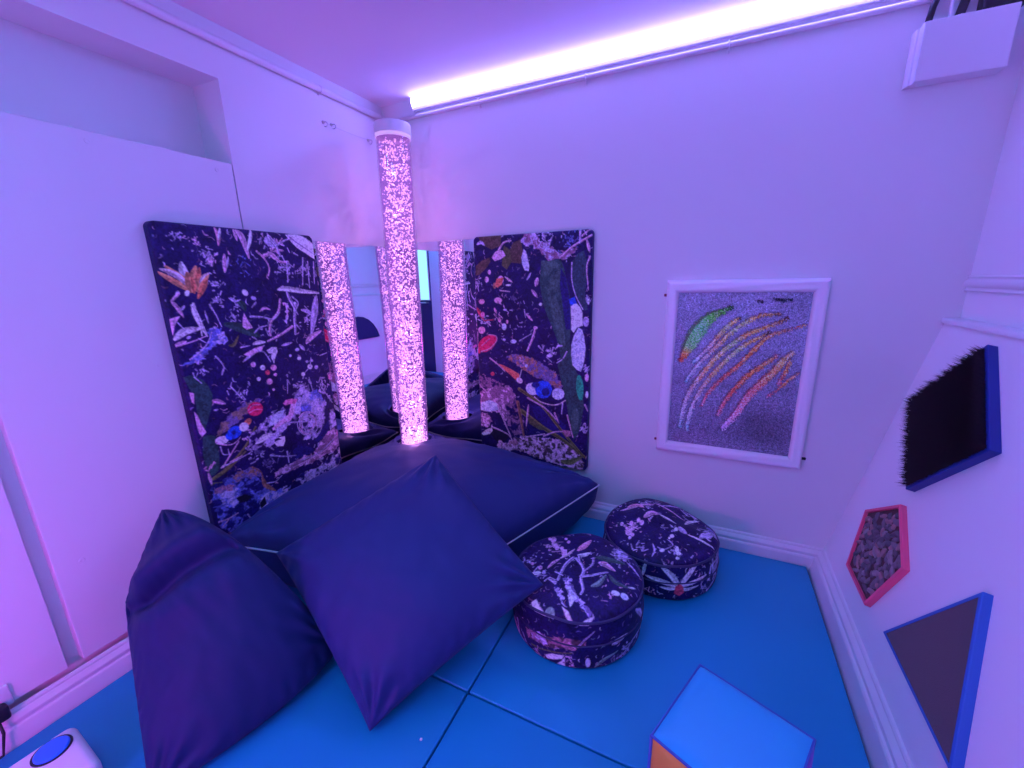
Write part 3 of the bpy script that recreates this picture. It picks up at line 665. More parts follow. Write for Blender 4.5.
# ------------------------------------------------------------------ mesh helpers
def link(name, me, m=None, parent=None, smooth=False):
    o = bpy.data.objects.new(name, me); COL.objects.link(o)
    for x in (m if isinstance(m, (list, tuple)) else [m] if m else []): me.materials.append(x)
    if parent: o.parent = parent
    if smooth and hasattr(me, 'polygons'):
        me.polygons.foreach_set('use_smooth', [True] * len(me.polygons))
    return o
def tag(o, label, cat, group=None, kind=None):
    o['label'] = label; o['category'] = cat
    if group: o['group'] = group
    if kind: o['kind'] = kind
    return o
def structure(o): o['kind'] = 'structure'; return o
def empty(name, loc, label, cat, group=None, rot=(0, 0, 0)):
    o = bpy.data.objects.new(name, None); COL.objects.link(o); o.location = loc; o.rotation_euler = rot; o.empty_display_size = .05
    return tag(o, label, cat, group)
class MB:
    def __init__(s): s.bm = bmesh.new()
    def box(s, a, b, bev=0, seg=2, M=None, mi=0):
        r = bmesh.ops.create_cube(s.bm, size=1); vs = r['verts']
        for v in vs: v.co = Vector([(a[i] + b[i]) / 2 + v.co[i] * (b[i] - a[i]) for i in range(3)])
        fs = set(f for v in vs for f in v.link_faces)
        if bev:
            es = list(set(e for v in vs for e in v.link_edges))
            r = bmesh.ops.bevel(s.bm, geom=es, offset=bev, segments=seg, profile=.5, affect='EDGES'); fs = set(r['faces']) | set(f for f in fs if f.is_valid); vs = list(set(v for f in fs for v in f.verts))
        for f in fs: f.material_index = mi
        if M is not None: bmesh.ops.transform(s.bm, matrix=M, verts=list(vs))
        return s
    def poly(s, pts): s.bm.faces.new([s.bm.verts.new(p) for p in pts]); return s
    def prism(s, pts, d, bev=0, seg=2):
        """closed outline pts (3D) extruded along vector d"""
        d = Vector(d); a = [s.bm.verts.new(p) for p in pts]; b = [s.bm.verts.new(Vector(p) + d) for p in pts]; n = len(pts)
        fs = [s.bm.faces.new(a[::-1]), s.bm.faces.new(b)]
        for i in range(n): fs.append(s.bm.faces.new([a[i], a[(i + 1) % n], b[(i + 1) % n], b[i]]))
        bmesh.ops.recalc_face_normals(s.bm, faces=fs)
        if bev: bmesh.ops.bevel(s.bm, geom=list(set(e for f in fs for e in f.edges)), offset=bev, segments=seg, profile=.5, affect='EDGES')
        return s
    def tube(s, pts, r, n=8, closed=False, cap=True):
        P = [Vector(p) for p in pts]; m = len(P); rings = []; up = None
        for i in range(m):
            t = (P[(i + 1) % m] - P[i - 1]) if closed else (P[min(i + 1, m - 1)] - P[max(i - 1, 0)])
            t.normalize()
            if up is None: up = Vector((0, 0, 1)) if abs(t.z) < .9 else Vector((1, 0, 0))
            x = t.cross(up).normalized(); up = x.cross(t).normalized()
            rr = r[i] if isinstance(r, (list, tuple)) else r
            rings.append([s.bm.verts.new(P[i] + (x * math.cos(2 * PI * k / n) + up * math.sin(2 * PI * k / n)) * rr) for k in range(n)])
        for i in range(m if closed else m - 1):
            A, B = rings[i], rings[(i + 1) % m]
            for k in range(n): s.bm.faces.new([A[k], A[(k + 1) % n], B[(k + 1) % n], B[k]])
        if cap and not closed: s.bm.faces.new(rings[0][::-1]); s.bm.faces.new(rings[-1])
        return s
    def lathe(s, prof, n=48, M=None):
        """prof: (r, z) bottom to top; r = 0 closes"""
        rings = []
        for r, z in prof:
            if r < 1e-6: rings.append([s.bm.verts.new((0, 0, z))])
            else: rings.append([s.bm.verts.new((r * math.cos(2 * PI * k / n), r * math.sin(2 * PI * k / n), z)) for k in range(n)])
        for A, B in zip(rings, rings[1:]):
            for k in range(n):
                q = [A[k % len(A)], A[(k + 1) % len(A)], B[(k + 1) % len(B)], B[k % len(B)]]
                u = []
                for v in q:
                    if v not in u: u.append(v)
                if len(u) > 2: s.bm.faces.new(u)
        if M is not None: bmesh.ops.transform(s.bm, matrix=M, verts=[v for R in rings for v in R])
        return s
    def build(s, name, m=None, parent=None, smooth=False, recalc=True):
        if recalc: bmesh.ops.recalc_face_normals(s.bm, faces=s.bm.faces)
        me = bpy.data.meshes.new(name); s.bm.to_mesh(me); s.bm.free()
        return link(name, me, m, parent, smooth)
def sharp(o, deg=35):
    me = o.data; me.polygons.foreach_set('use_smooth', [True] * len(me.polygons)); me.set_sharp_from_angle(angle=math.radians(deg)); return o

def grid_mesh(name, XYZ, rgb=None, m=None, parent=None, wrapu=False, smooth=True):
    """XYZ (ny, nx, 3) -> mesh with an optional colour per vertex"""
    ny, nx = XYZ.shape[:2]
    idx = np.arange(ny * nx).reshape(ny, nx)
    if wrapu: idx = np.hstack([idx, idx[:, :1]])
    q = np.stack([idx[:-1, :-1], idx[:-1, 1:], idx[1:, 1:], idx[1:, :-1]], -1).reshape(-1, 4)
    me = bpy.data.meshes.new(name)
    me.vertices.add(ny * nx); me.vertices.foreach_set('co', XYZ.astype(np.float32).ravel())
    me.loops.add(q.size); me.loops.foreach_set('vertex_index', q.astype(np.int32).ravel())
    me.polygons.add(len(q)); me.polygons.foreach_set('loop_start', np.arange(0, q.size, 4, dtype=np.int32))
    me.update(calc_edges=True)
    if rgb is not None:
        at = me.color_attributes.new('print', 'FLOAT_COLOR', 'POINT')
        at.data.foreach_set('color', np.concatenate([rgb.reshape(-1, 3), np.ones((ny * nx, 1))], 1).astype(np.float32).ravel())
    return link(name, me, m, parent, smooth)

# ------------------------------------------------------------------ light and colour settings
LED_COL, LED_STR = (.21, .19, 1.0), 46.0
PINK_COL, PINK_STR = (.95, .08, 1.0), 35.0
CYAN_COL, CYAN_STR = (.02, .72, 1.0), 28.0
PANEL_COL, PANEL_STR = (.01, .30, 1.0), 9.5
SLIT_COL, SLIT_STR = (.30, .78, 1.0), 2.2
WATER_GLOW = ((.50, .17, .95, 1), .62)
BUB_COL, BUB_STR = (1.0, .47, .92), 1.2
BASE_W = .9

WHITE = mat('white wall paint', (.80, .80, .80), .55, bump=.10, bscale=220, spec=.35)
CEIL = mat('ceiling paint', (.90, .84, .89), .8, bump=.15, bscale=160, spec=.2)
GLOSS = mat('white gloss paint', (.82, .80, .82), .3, bump=.03, bscale=60)
PLASTIC = mat('white plastic', (.80, .79, .80), .35, spec=.5)
MATBLUE = mat('blue mat vinyl', (.008, .34, .56), .50, bump=.22, bscale=700, spec=.35, var=.06, vscale=3)
NAVY = mat('navy cushion fabric', (.019, .034, .162), .56, bump=.25, bscale=1100, sheen=.05, spec=.28)
NAVY2 = mat('dark violet beanbag fabric', (.011, .024, .110), .6, bump=.25, bscale=1100, sheen=.03, spec=.22)
PIPING = mat('white piping', (.70, .70, .76), .6)
DPIPE = mat('dark piping', (.045, .04, .12), .5)
PRINT = mat_print('jungle print fabric')
MIRROR = mat('mirror', (.84, .84, .90), .0, 1.0)
ACR = mat_acrylic('clear acrylic')
WATER = mat_water()
BUB = mat('bubbles', (.9, .85, .95), .3, emit=BUB_COL, estr=BUB_STR)  # emission stands in for base lamp light caught by the bubbles
_n = BUB.node_tree.nodes.new('ShaderNodeTexNoise'); _n.inputs['Scale'].default_value = 45; _n.inputs['Detail'].default_value = 1  # noise makes that caught light uneven
_c = BUB.node_tree.nodes.new('ShaderNodeMapRange'); _c.inputs['From Min'].default_value = .35; _c.inputs['From Max'].default_value = .65; _c.inputs['To Min'].default_value = BUB_STR * .55; _c.inputs['To Max'].default_value = BUB_STR * 1.5
_t = BUB.node_tree.nodes.new('ShaderNodeTexCoord'); BUB.node_tree.links.new(_t.outputs['Object'], _n.inputs['Vector'])
BUB.node_tree.links.new(_n.outputs['Fac'], _c.inputs['Value']); BUB.node_tree.links.new(_c.outputs['Result'], BUB.node_tree.nodes['Principled BSDF'].inputs['Emission Strength'])
STEEL = mat('steel', (.6, .6, .62), .3, 1)
BLACK = mat('black plastic', (.012, .012, .02), .45)
SEQ = mat_sequin()

# ------------------------------------------------------------------ room
H, XR, YF = 2.2, 2.53, -2.8
b = MB(); b.box((-.02, YF, -.06), (XR + .1, .02, -.026)); structure(b.build('floor', mat('floor boards', (.10, .09, .10), .6, bump=.1)))
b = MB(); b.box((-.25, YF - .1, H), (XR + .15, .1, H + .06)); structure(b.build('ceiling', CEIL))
b = MB(); b.box((-.25, 0, -.06), (XR + .15, .1, H)); structure(b.build('wall_back', WHITE))
# wall with the high niche, the sheet panels below it and the recessed joint between them
NY0, NY1, NZ0, NZ1, ND = -2.3, -.885, 1.727, 2.016, .16
b = MB()
b.box((-.25, NY1 + .0015, -.06), (0, 0, H))
b.box((-.25, YF, NZ1), (0, NY1 + .0015, H))
b.box((-.25, YF, NZ0), (0, NY0, NZ1))
b.box((-.25, YF, -.06), (-ND, NY1 + .0015, NZ1))
b.box((-ND, YF, -.06), (-.035, NY1 + .001, NZ0 - .012))
b.box((-ND, -1.648, .118), (0, NY1 - .003, NZ0), .0015, 1)
b.box((-ND, YF, .118), (0, -1.684, NZ0), .0015, 1)
for y, z in ((-1.314, 1.698), (-.947, 1.694), (-1.586, .442), (-1.278, .653), (-1.265, 1.007), (-1.60, 1.35)):
    b.lathe([(.008, -.001), (.008, .0012), (.006, .002), (.002, .0012), (0, .0012)], 12, Matrix.Translation((0, y, z)) @ Matrix.Rotation(PI / 2, 4, 'Y'))
structure(b.build('wall_left', WHITE))
b = MB(); b.box((-.25, YF - .1, -.06), (1.80, YF, H)); b.box((2.50, YF - .1, -.06), (XR + .15, YF, H)); b.box((1.80, YF - .1, 2.0), (2.50, YF, H)); structure(b.build('wall_front', WHITE))
# the far side wall: plain above, a thin ledge, and a boxed panel leaning into the room below it
O0 = Vector((2.271, 0, .078)); TT = Vector((.221, 0, 1.015)).normalized(); NN = Vector((-TT.z, 0, TT.x))
def IP(y, t, h=0): return O0 + TT * t + NN * h + Vector((0, y, 0))
pb, pt = IP(0, -.14), IP(0, 1.035)
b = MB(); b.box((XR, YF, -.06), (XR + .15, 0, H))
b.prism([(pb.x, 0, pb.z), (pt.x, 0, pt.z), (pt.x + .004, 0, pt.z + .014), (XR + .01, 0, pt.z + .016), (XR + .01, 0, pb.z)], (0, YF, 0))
structure(b.build('wall_right', mat('whitened wall paint', (.92, .90, .93), .4, bump=.06, bscale=200)))  # whiter copy of the wall paint, making up for light this side lacks
b = MB(); prof = [(0, 1.200), (.006, 1.201), (.008, 1.205), (.004, 1.210), (.004, 1.214), (.010, 1.219), (.012, 1.227), (.011, 1.236), (.005, 1.241), (.004, 1.246), (.007, 1.250), (.004, 1.254), (0, 1.255)]
b.prism([(XR - d, 0, z) for d, z in prof], (0, YF, 0)); structure(sharp(b.build('trim_1', GLOSS), 50))
b = MB(); b.prism([(pt.x - .010, 0, 1.090), (XR, 0, 1.090), (XR, 0, 1.108), (pt.x - .006, 0, 1.108), (pt.x - .010, 0, 1.104)], (0, YF, 0)); structure(sharp(b.build('trim_2', GLOSS), 50))
PROF = [(0, -.03), (.024, -.03), (.024, .040), (.021, .046), (.016, .049), (.016, .054), (.019, .058), (.019, .064), (.013, .073), (.008, .078), (.008, .083), (.005, .088), (0, .090)]
b = MB(); b.prism([(0, -d, z) for d, z in PROF], (2.285, 0, 0)); structure(sharp(b.build('baseboard_back', GLOSS), 25))
b = MB(); b.prism([(d, 0, z * 1.12) for d, z in PROF], (0, YF, 0)); structure(sharp(b.build('baseboard_left', GLOSS), 25))
b = MB(); b.prism([IP(0, (z - .078) * 1.03, d) for d, z in PROF], (0, YF, 0)); structure(sharp(b.build('baseboard_right', GLOSS), 25))
# door added behind the viewer, standing in for a dark shape in the mirrors
d1 = structure(MB().box((1.80, YF - .06, -.02), (2.50, YF - .01, 2.0), .003).build('standin_door', mat('dark blue door paint', (.02, .025, .12), .4)))
MB().box((1.835, YF - .012, 1.02), (1.985, YF - .004, 1.78)).build('fill_slit', mat_emit('fill glow in frosted glass', SLIT_COL, SLIT_STR), d1)  # lit slit added for cyan fill and its mirror reflection
b = MB()
for x0, x1, z0, z1 in ((1.825, 1.835, 1.01, 1.79), (1.985, 1.995, 1.01, 1.79), (1.835, 1.985, 1.01, 1.02), (1.835, 1.985, 1.78, 1.79)): b.box((x0, YF - .012, z0), (x1, YF + .004, z1))
b.build('glazing_bead', PLASTIC, d1)
sharp(MB().tube([(1.86, YF - .01, .98), (1.86, YF + .05, .98), (1.95, YF + .05, .98)], .009).build('door_handle', STEEL, d1))

# ------------------------------------------------------------------ floor mats
MX, MY, gp = 1.131, -1.152, .0025
for x0, x1, y0, y1, lab in ((.027, MX - gp, MY + gp, -.027, 'blue vinyl floor mat under the big navy floor cushion in the corner'),
                            (MX + gp, 2.215, MY + gp, -.027, 'blue vinyl floor mat under the two round printed pouffes'),
                            (.03, MX - gp, YF + .03, MY - gp, 'blue vinyl floor mat under the dark beanbag and the white button box'),
                            (MX + gp, 2.215, YF + .03, MY - gp, 'blue vinyl floor mat meeting the seam below the blue and orange block')):
    o = MB().box((x0, y0, -.026), (x1, y1, 0), .006, 3).build('floor_mat', MATBLUE)
    tag(sharp(o), lab, 'floor mat', 'blue floor mats')

# ------------------------------------------------------------------ printed padded panels
def bend(n, half, r, depth, res):
    """1-D profile across a padded panel: flat front, round shoulder, side; returns in-plane coordinate and drop"""
    L = half - r + r * PI / 2 + depth - r
    s = np.linspace(-L, L, n); a = np.abs(s); flat = half - r
    t = np.clip((a - flat) / r, 0, PI / 2)
    x = np.where(a < flat, a, flat + r * np.sin(t)); d = np.where(a < flat, 0, r * (1 - np.cos(t))) + np.maximum(0, a - flat - r * PI / 2)
    return np.sign(s) * x, d, s
def panel(name, feats, W, Hh, T, origin, ux, un, label, seed, flips):
    cv = Canvas(-30, -30, W * 1000 + 60, Hh * 1000 + 60, 2.0, seed)
    cv.scatter(520, 0, 0, W * 1000, Hh * 1000); cv.draw(feats); cv.finish()
    nx, ny = int(W / .0022), int(Hh / .0022)
    x, dx, sx = bend(nx, W / 2, .010, T, 0); z, dz, sz = bend(ny, Hh / 2, .010, T, 0)
    X, Z = np.meshgrid(x, z); D = np.minimum(np.add.outer(dz, dx), T)
    rc = .022; ax = np.abs(X) - (W / 2 - rc); az = np.abs(Z) - (Hh / 2 - rc)
    m = (ax > 0) & (az > 0); mx = np.maximum(ax, az); hy = np.hypot(ax, az); f = np.where(m, mx / np.maximum(hy, 1e-9), 1)
    X = np.where(m, np.sign(X) * (W / 2 - rc + ax * f), X); Z = np.where(m, np.sign(Z) * (Hh / 2 - rc + az * f), Z)
    puff = .006 * (1 - (2 * X / W) ** 2) * (1 - (2 * Z / Hh) ** 2) + .0012 * (vnoise(X * 14 + 50, Z * 14 + 50, seed) - .5)
    SX, SZ = np.meshgrid(sx, sz)
    rgb = cv.sample((np.clip(SX, -W / 2 - .025, W / 2 + .025) + W / 2) * 1000, (SZ + Hh / 2) * 1000)
    e = empty(name, origin, label, 'wall panel', 'printed padded panels')
    U = np.array(ux, float); Nn = np.array(un, float)
    XYZ = (X + W / 2)[..., None] * U - (Z + Hh / 2)[..., None] * np.array((0, 0, 1.)) + (T - D + puff * (D < .002))[..., None] * Nn
    grid_mesh('printed_cover', XYZ, rgb, PRINT, e)
    c = [np.array((0, 0, 0.)) + U * a - np.array((0, 0, 1.)) * q + Nn * .004 for a, q in ((.01, .01), (W - .01, .01), (W - .01, Hh - .01), (.01, Hh - .01))]
    MB().prism(c, Vector(Nn) * .008).build('backing_board', BLACK, e)
    return e
panel('padded_panel', ART_LEFT, .634, 1.20, .036, (.0005, -1.223, 1.486), (0, 1, 0), (1, 0, 0), 'padded panel in dark jungle print with an orange lily near its top corner', 3, 0)
panel('padded_panel', ART_RIGHT, .638, 1.22, .036, (.565, -.0005, 1.492), (1, 0, 0), (0, -1, 0), 'padded panel in dark jungle print with a tall dark green leaf down one edge', 5, 0)

# ------------------------------------------------------------------ mirrors in the corner
o = MB().box((.002, -.585, .22), (.006, -.007, 1.468), .001, 1).build('mirror', MIRROR); tag(o, 'mirror sheet beside the panel with the orange lily, behind the bubble tube', 'mirror', 'corner mirrors')
o = MB().box((.007, -.006, .22), (.562, -.002, 1.486), .001, 1).build('mirror', MIRROR); tag(o, 'mirror sheet beside the panel with the tall green leaf, behind the bubble tube', 'mirror', 'corner mirrors')

# ------------------------------------------------------------------ bubble tube
TX, TY, TR = .235, -.234, .0825
bt = empty('bubble_tube', (TX - .007, TY + .002, .004), 'tall clear bubble tube glowing pink in the mirrored corner', 'bubble tube', rot=(.006, .0188, 0))
sharp(MB().lathe([(0, 0), (.098, 0), (.098, .30), (.092, .31), (.090, .325), (0, .325)]).build('base', PLASTIC, bt))
MB().lathe([(TR, .344), (TR, 1.985)], 64).build('acrylic_tube', ACR, bt, True)
MB().lathe([(0, .332), (TR - .006, .332), (TR - .005, .342), (TR - .005, 1.950), (0, 1.950)], 48).build('water', WATER, bt, True)
MB().lathe([(0, .327), (TR - .004, .327), (TR - .004, .330), (0, .330)]).build('light_disc', mat_emit('pink lamp disc', (1, .45, .9), 6), bt)
sharp(MB().lathe([(TR - .002, 1.953), (TR + .0035, 1.953), (TR + .0035, 1.996), (TR + .0015, 2.001), (0, 2.003)], 64).build('cap', PLASTIC, bt), 40)
MB().lathe([(TR - .001, 1.936), (TR + .0012, 1.936), (TR + .0012, 1.953), (TR - .001, 1.953)], 64).build('waterline_ring', mat('frosted ring', (.9, .75, .9), .4, emit=(1, .6, .95), estr=.35), bt, True)
bm = bmesh.new(); base = bmesh.new(); bmesh.ops.create_icosphere(base, subdivisions=1, radius=1)
bco = np.array([v.co for v in base.verts]); bfa = [[v.index for v in f.verts] for f in base.faces]; base.free(); bm.free()
NB = 3900; V = []; F = []
for i in range(NB):
    r = (TR - .012) * math.sqrt(rnd.random()) ** .7; a = rnd.uniform(0, 2 * PI); z = .348 + 1.585 * rnd.random() ** 1.35
    s = rnd.uniform(.0020, .0050); sc = np.array((s * rnd.uniform(.7, 1.6), s * rnd.uniform(.7, 1.6), s * rnd.uniform(.5, 1.1)))
    q = np.array(Matrix.Rotation(rnd.uniform(0, PI), 3, (rnd.gauss(0, 1), rnd.gauss(0, 1), rnd.gauss(0, 1) + .01)))
    k = len(V) * 12
    V.append((bco * sc) @ q.T + (r * math.cos(a), r * math.sin(a), z)); F += [[j + k for j in f] for f in bfa]
me = bpy.data.meshes.new('bubbles'); me.from_pydata(np.concatenate(V).tolist(), [], F); o = link('bubbles', me, BUB, bt, True); o['kind'] = 'stuff'
for zl, k in ((.42, 1.2), (.60, 1.1), (.80, 1.0), (1.0, .9), (1.2, .8), (1.4, .7), (1.6, .65), (1.8, .6)):  # added point lights spread the base lamp's glow up the tube
    ld = bpy.data.lights.new('tube_fill', 'POINT'); ld.energy = BASE_W * k; ld.color = (1, .40, 1.0); ld.shadow_soft_size = 0
    lo = bpy.data.objects.new('tube_fill', ld); COL.objects.link(lo); lo.parent = bt; lo.location = (0, 0, zl)

# ------------------------------------------------------------------ cushions
def fbm(X, Y, seed): return vnoise(X, Y, seed) - .5 + .5 * (vnoise(X * 2.1, Y * 2.1, seed + 1) - .5) + .25 * (vnoise(X * 4.3, Y * 4.3, seed + 2) - .5)
def pillow(name, cs, tf, tb, m, label, N=110, pull=.10, wr=.010, seed=1, n=None, extra=None, post=None, hole=None, expo=.5, expo_b=None, piping=None, edge=None, pk=2.0):
    c00, c10, c11, c01 = [np.array(c, float) for c in cs]
    nn = np.cross(c11 - c00, c01 - c10) if n is None else np.array(n, float); nn = nn / np.linalg.norm(nn)
    s = np.sin(np.linspace(-1, 1, N) * PI / 2) * .35 + np.linspace(-1, 1, N) * .65
    Sg, Tg = np.meshgrid(s, s)
    a = Sg * (1 - pull * (1 - np.abs(Tg) ** pk) * Sg ** 2); c = Tg * (1 - pull * (1 - np.abs(Sg) ** pk) * Tg ** 2)
    u = (a + 1) / 2; v = (c + 1) / 2
    base = c00 * ((1 - u) * (1 - v))[..., None] + c10 * (u * (1 - v))[..., None] + c11 * (u * v)[..., None] + c01 * ((1 - u) * v)[..., None]
    if edge is not None: base = edge(base, Sg, Tg)
    prof = np.clip((1 - Sg ** 2) * (1 - Tg ** 2), 0, 1) ** expo
    rim = 1 - np.maximum(np.abs(Sg), np.abs(Tg))
    sheets = []
    for side, th in ((1, tf), (-1, tb)):
        h = th * (prof if side > 0 or expo_b is None else np.clip((1 - Sg ** 2) * (1 - Tg ** 2), 0, 1) ** expo_b) + wr * fbm(u * 4 + 7 * side, v * 4, seed + side) * np.clip(rim * 6, 0, 1)
        for i, (ss, tt) in enumerate(((-1, -1), (1, -1), (1, 1), (-1, 1))):
            dx, dy = (Sg - ss), (Tg - tt); r = np.hypot(dx, dy); ph = np.arctan2(dy, dx)
            h = h + wr * .9 * np.sin(ph * (9 + i * 2) + seed + i + 1.5 * fbm(u * 3, v * 3, seed + i)) * np.exp(-(r / .42) ** 2) * np.clip(r * 3, 0, 1) * np.clip(rim * 9, 0, 1)
        h = h + wr * .28 * np.sin((Sg * 31 + Tg * 29) + 4 * fbm(u * 6, v * 6, seed + 9)) * np.exp(-rim * 14) * np.clip(rim * 30, 0, 1)
        if extra is not None and side == 1: h = h + extra(Sg, Tg) * np.clip(rim * 10, 0, 1)
        P = base + side * h[..., None] * nn
        if post is not None: P = post(P, side)
        sheets.append(P)
    A, B = sheets
    B = B.copy(); B[0], B[-1], B[:, 0], B[:, -1] = A[0], A[-1], A[:, 0], A[:, -1]
    ctr = np.mean([c00, c10, c11, c01], 0); ctr[2] = min(A[..., 2].min(), B[..., 2].min())
    keep = np.ones((N - 1, N - 1), bool)
    if hole is not None:
        hx, hy, hr = hole
        for P in (A, B):
            d = P[..., :2] - np.array((hx, hy)); r = np.linalg.norm(d, axis=-1); r2 = np.sqrt(r ** 2 + (hr ** 2) * np.exp(-(r / (hr * 1.6)) ** 2) )
            P[..., :2] = np.array((hx, hy)) + d / np.maximum(r, 1e-6)[..., None] * r2[..., None]
            if P is A: rr = r
        f = (rr[:-1, :-1] + rr[1:, 1:]) / 2; keep = f > .012
    verts = np.concatenate([A.reshape(-1, 3), B.reshape(-1, 3)]) - ctr
    idx = np.arange(N * N).reshape(N, N); fa = []; off = N * N
    bid = idx + off; bid[0], bid[-1], bid[:, 0], bid[:, -1] = idx[0], idx[-1], idx[:, 0], idx[:, -1]
    for i in range(N - 1):
        for j in range(N - 1):
            if keep[i, j]: fa.append((idx[i, j], idx[i, j + 1], idx[i + 1, j + 1], idx[i + 1, j]))
            if keep[i, j]: fa.append((bid[i, j], bid[i + 1, j], bid[i + 1, j + 1], bid[i, j + 1]))
    used = np.zeros(len(verts), bool); used[np.unique(np.array(fa))] = True
    remap = np.cumsum(used) - 1
    me = bpy.data.meshes.new(name); me.from_pydata(verts[used].tolist(), [], remap[np.array(fa)].tolist())
    o = link(name, me, m, None, True); o.location = ctr; tag(o, label, 'cushion')
    if piping:
        ring = np.concatenate([A[0, :-1], A[:-1, -1], A[-1, :0:-1], A[:0:-1, 0]]) - ctr
        q = MB().tube([Vector(p) for p in ring], .0042, 6, closed=True).build('piping', PIPING, o, True)
    return o
def floor_clamp(P, side, zf=.003, x=.045, y=-.045):
    P = P.copy(); P[..., 2] = np.maximum(P[..., 2], zf); P[..., 0] = np.maximum(P[..., 0], x); P[..., 1] = np.minimum(P[..., 1], y); return P

# the big one that fills the corner and lies round the foot of the tube
def big_edge(base, Sg, Tg):
    b = base.copy(); b[..., 2] -= .035 * (1 - Tg ** 2) * ((Sg + 1) / 2) ** 3
    return b
def big_post(P, side):
    P = floor_clamp(P, side); r = np.hypot(P[..., 0] - TX, P[..., 1] - TY)
    if side > 0: P[..., 2] -= .040 * np.exp(-(r / .20) ** 2)
    return P
big = pillow('floor_cushion', ((.09, -1.25, .305), (.90, -1.02, .20), (1.290, -.10, .243), (.06, -.06, .33)), .19, .30, NAVY, 'large navy floor cushion with white piping filling the mirrored corner',
             N=120, pull=.05, wr=.022, seed=21, n=(.08, -.08, 1), post=big_post, edge=big_edge, hole=(TX, TY, .104), expo=.37, expo_b=.17, piping=True)
# square cushion leaning on it
def fr_post(P, side): P = P.copy(); P[..., 2] = np.maximum(P[..., 2], .004); return P
fr = pillow('square_cushion', ((.357, -1.205, .315), (.945, -1.385, .022), (1.290, -.893, .256), (.745, -.72, .575)), .125, .060, NAVY,
            'plain square navy cushion leaning in front of the large floor cushion', N=130, pull=.030, wr=.017, seed=40, post=fr_post, expo=.5, pk=2.4)
# slumped beanbag by the wall
def bag_extra(Sg, Tg):
    cm = np.clip(np.hypot(Sg + 1, Tg + 1) / .55 - .25, 0, 1)
    g = ((Sg + 1) * 2 - (Tg + 1) * .95) / 2.2 + .05 * np.sin(Tg * 3)
    k = .55 + .45 * np.clip(1 - (Tg + .4) / 1.5, 0, 1)
    return (.046 * np.exp(-((g + .13) / .12) ** 2) - .066 * np.exp(-((g - .09) / .085) ** 2) + .020 * np.exp(-((g - .34) / .16) ** 2)) * k * cm
def bag_edge(base, Sg, Tg):
    b = base.copy()
    b += np.array((.01, -.02, .155)) * ((1 - Sg ** 2) * ((Tg + 1) / 2) ** 2)[..., None]
    b += np.array((.05, .03, .0)) * ((1 - Tg ** 2) * ((Sg + 1) / 2) ** 2)[..., None]
    return b
bag = pillow('beanbag', ((.125, -1.555, .305), (.545, -1.735, .012), (.670, -1.235, .060), (.09, -1.395, .535)), .10, .09, NAVY2,
             'slumped dark violet beanbag with a peaked top against the wall with the niche', N=130, pull=-.01, wr=.015, seed=63, post=lambda P, s: floor_clamp(P, s, x=.03), expo=.55, extra=bag_extra, edge=bag_edge)
bag['category'] = 'beanbag'

# ------------------------------------------------------------------ pouffes
def pouffe(cx, cy, R, Hh, ftop, fside, label, seed, sag):
    top = Canvas(-R * 1000 - 10, -R * 1000 - 10, R * 2000 + 20, R * 2000 + 20, 1.7, seed); top.scatter(150, -R * 1000, -R * 1000, R * 2000, R * 2000, .8); top.scatter(70, -R * 1000, -R * 1000, R * 2000, R * 2000, .7, ('LV', 'W', 'PK', 'P', 'W2')); top.draw(ftop); top.finish()
    sw = 2 * PI * R * 1000; side = Canvas(-sw / 2 - 5, -20, sw + 10, Hh * 1000 + 40, 1.7, seed + 1); side.scatter(330, -sw / 2, 0, sw, Hh * 1000, .8); side.scatter(110, -sw / 2, 0, sw, Hh * 1000, .9, ('LV', 'W', 'PK', 'LVG', 'W2')); side.draw(fside); side.finish()
    nu = 720; rt = .022
    prof = []
    for q in np.linspace(.004, R - rt, 100): prof.append((q, Hh, 0, q))
    for t in np.linspace(0, PI / 2, 12)[1:]: prof.append((R - rt + rt * math.sin(t), Hh - rt * (1 - math.cos(t)), 0, R - rt + rt * t))
    for z in np.linspace(Hh - rt, rt, 84)[1:]:
        k = (z - rt) / (Hh - 2 * rt); prof.append((R + .005 * math.sin(PI * k), z, 1, 0))
    for t in np.linspace(0, PI / 2, 10)[1:]: prof.append((R - rt + rt * math.cos(t), rt - rt * math.sin(t), 1, 0))
    prof.append((.01, 0, 1, 0))
    prof = np.array(prof); th = np.linspace(-PI, PI, nu, endpoint=False)
    r = prof[:, 0][:, None]; X = r * np.cos(th); Y = r * np.sin(th); Z = np.repeat(prof[:, 1][:, None], nu, 1)
    w = np.clip(Z / Hh, 0, 1)
    dome = .018 * np.clip(1 - (r / R) ** 2, 0, 1) * (w > .9)
    Z = Z + (dome + sag(X, Y) + .008 * fbm(X * 9 + 5, Y * 9 + 5, seed)) * w ** 2
    rad = 1 + .018 * fbm(np.cos(th)[None] * 2 + 9, np.sin(th)[None] * 2 + Z * 12, seed + 5) * (r > R * .9)
    X, Y = X * rad, Y * rad
    T = prof[:, 2][:, None] > .5
    ct = top.sample(1000 * prof[:, 3][:, None] * np.cos(th), 1000 * prof[:, 3][:, None] * np.sin(th)); cs = side.sample(np.repeat(th[None] * R * 1000, len(prof), 0), np.repeat(prof[:, 1][:, None] * 1000, nu, 1))
    rgb = np.where(T[..., None], cs, ct)
    e = empty('pouffe', (cx, cy, .001), label, 'pouffe', 'round printed pouffes')
    grid_mesh('printed_cover', np.stack([X, Y, Z], -1)[::-1], rgb[::-1], PRINT, e, wrapu=True)
    for row, nm, rr in ((108, 'top_piping', .0045), (150, 'seam', .0028)):
        MB().tube([(X[row, k] * 1.004, Y[row, k] * 1.004, Z[row, k] + .001) for k in range(0, nu, 6)], rr, 6, closed=True).build(nm, DPIPE, e, True)
    return e
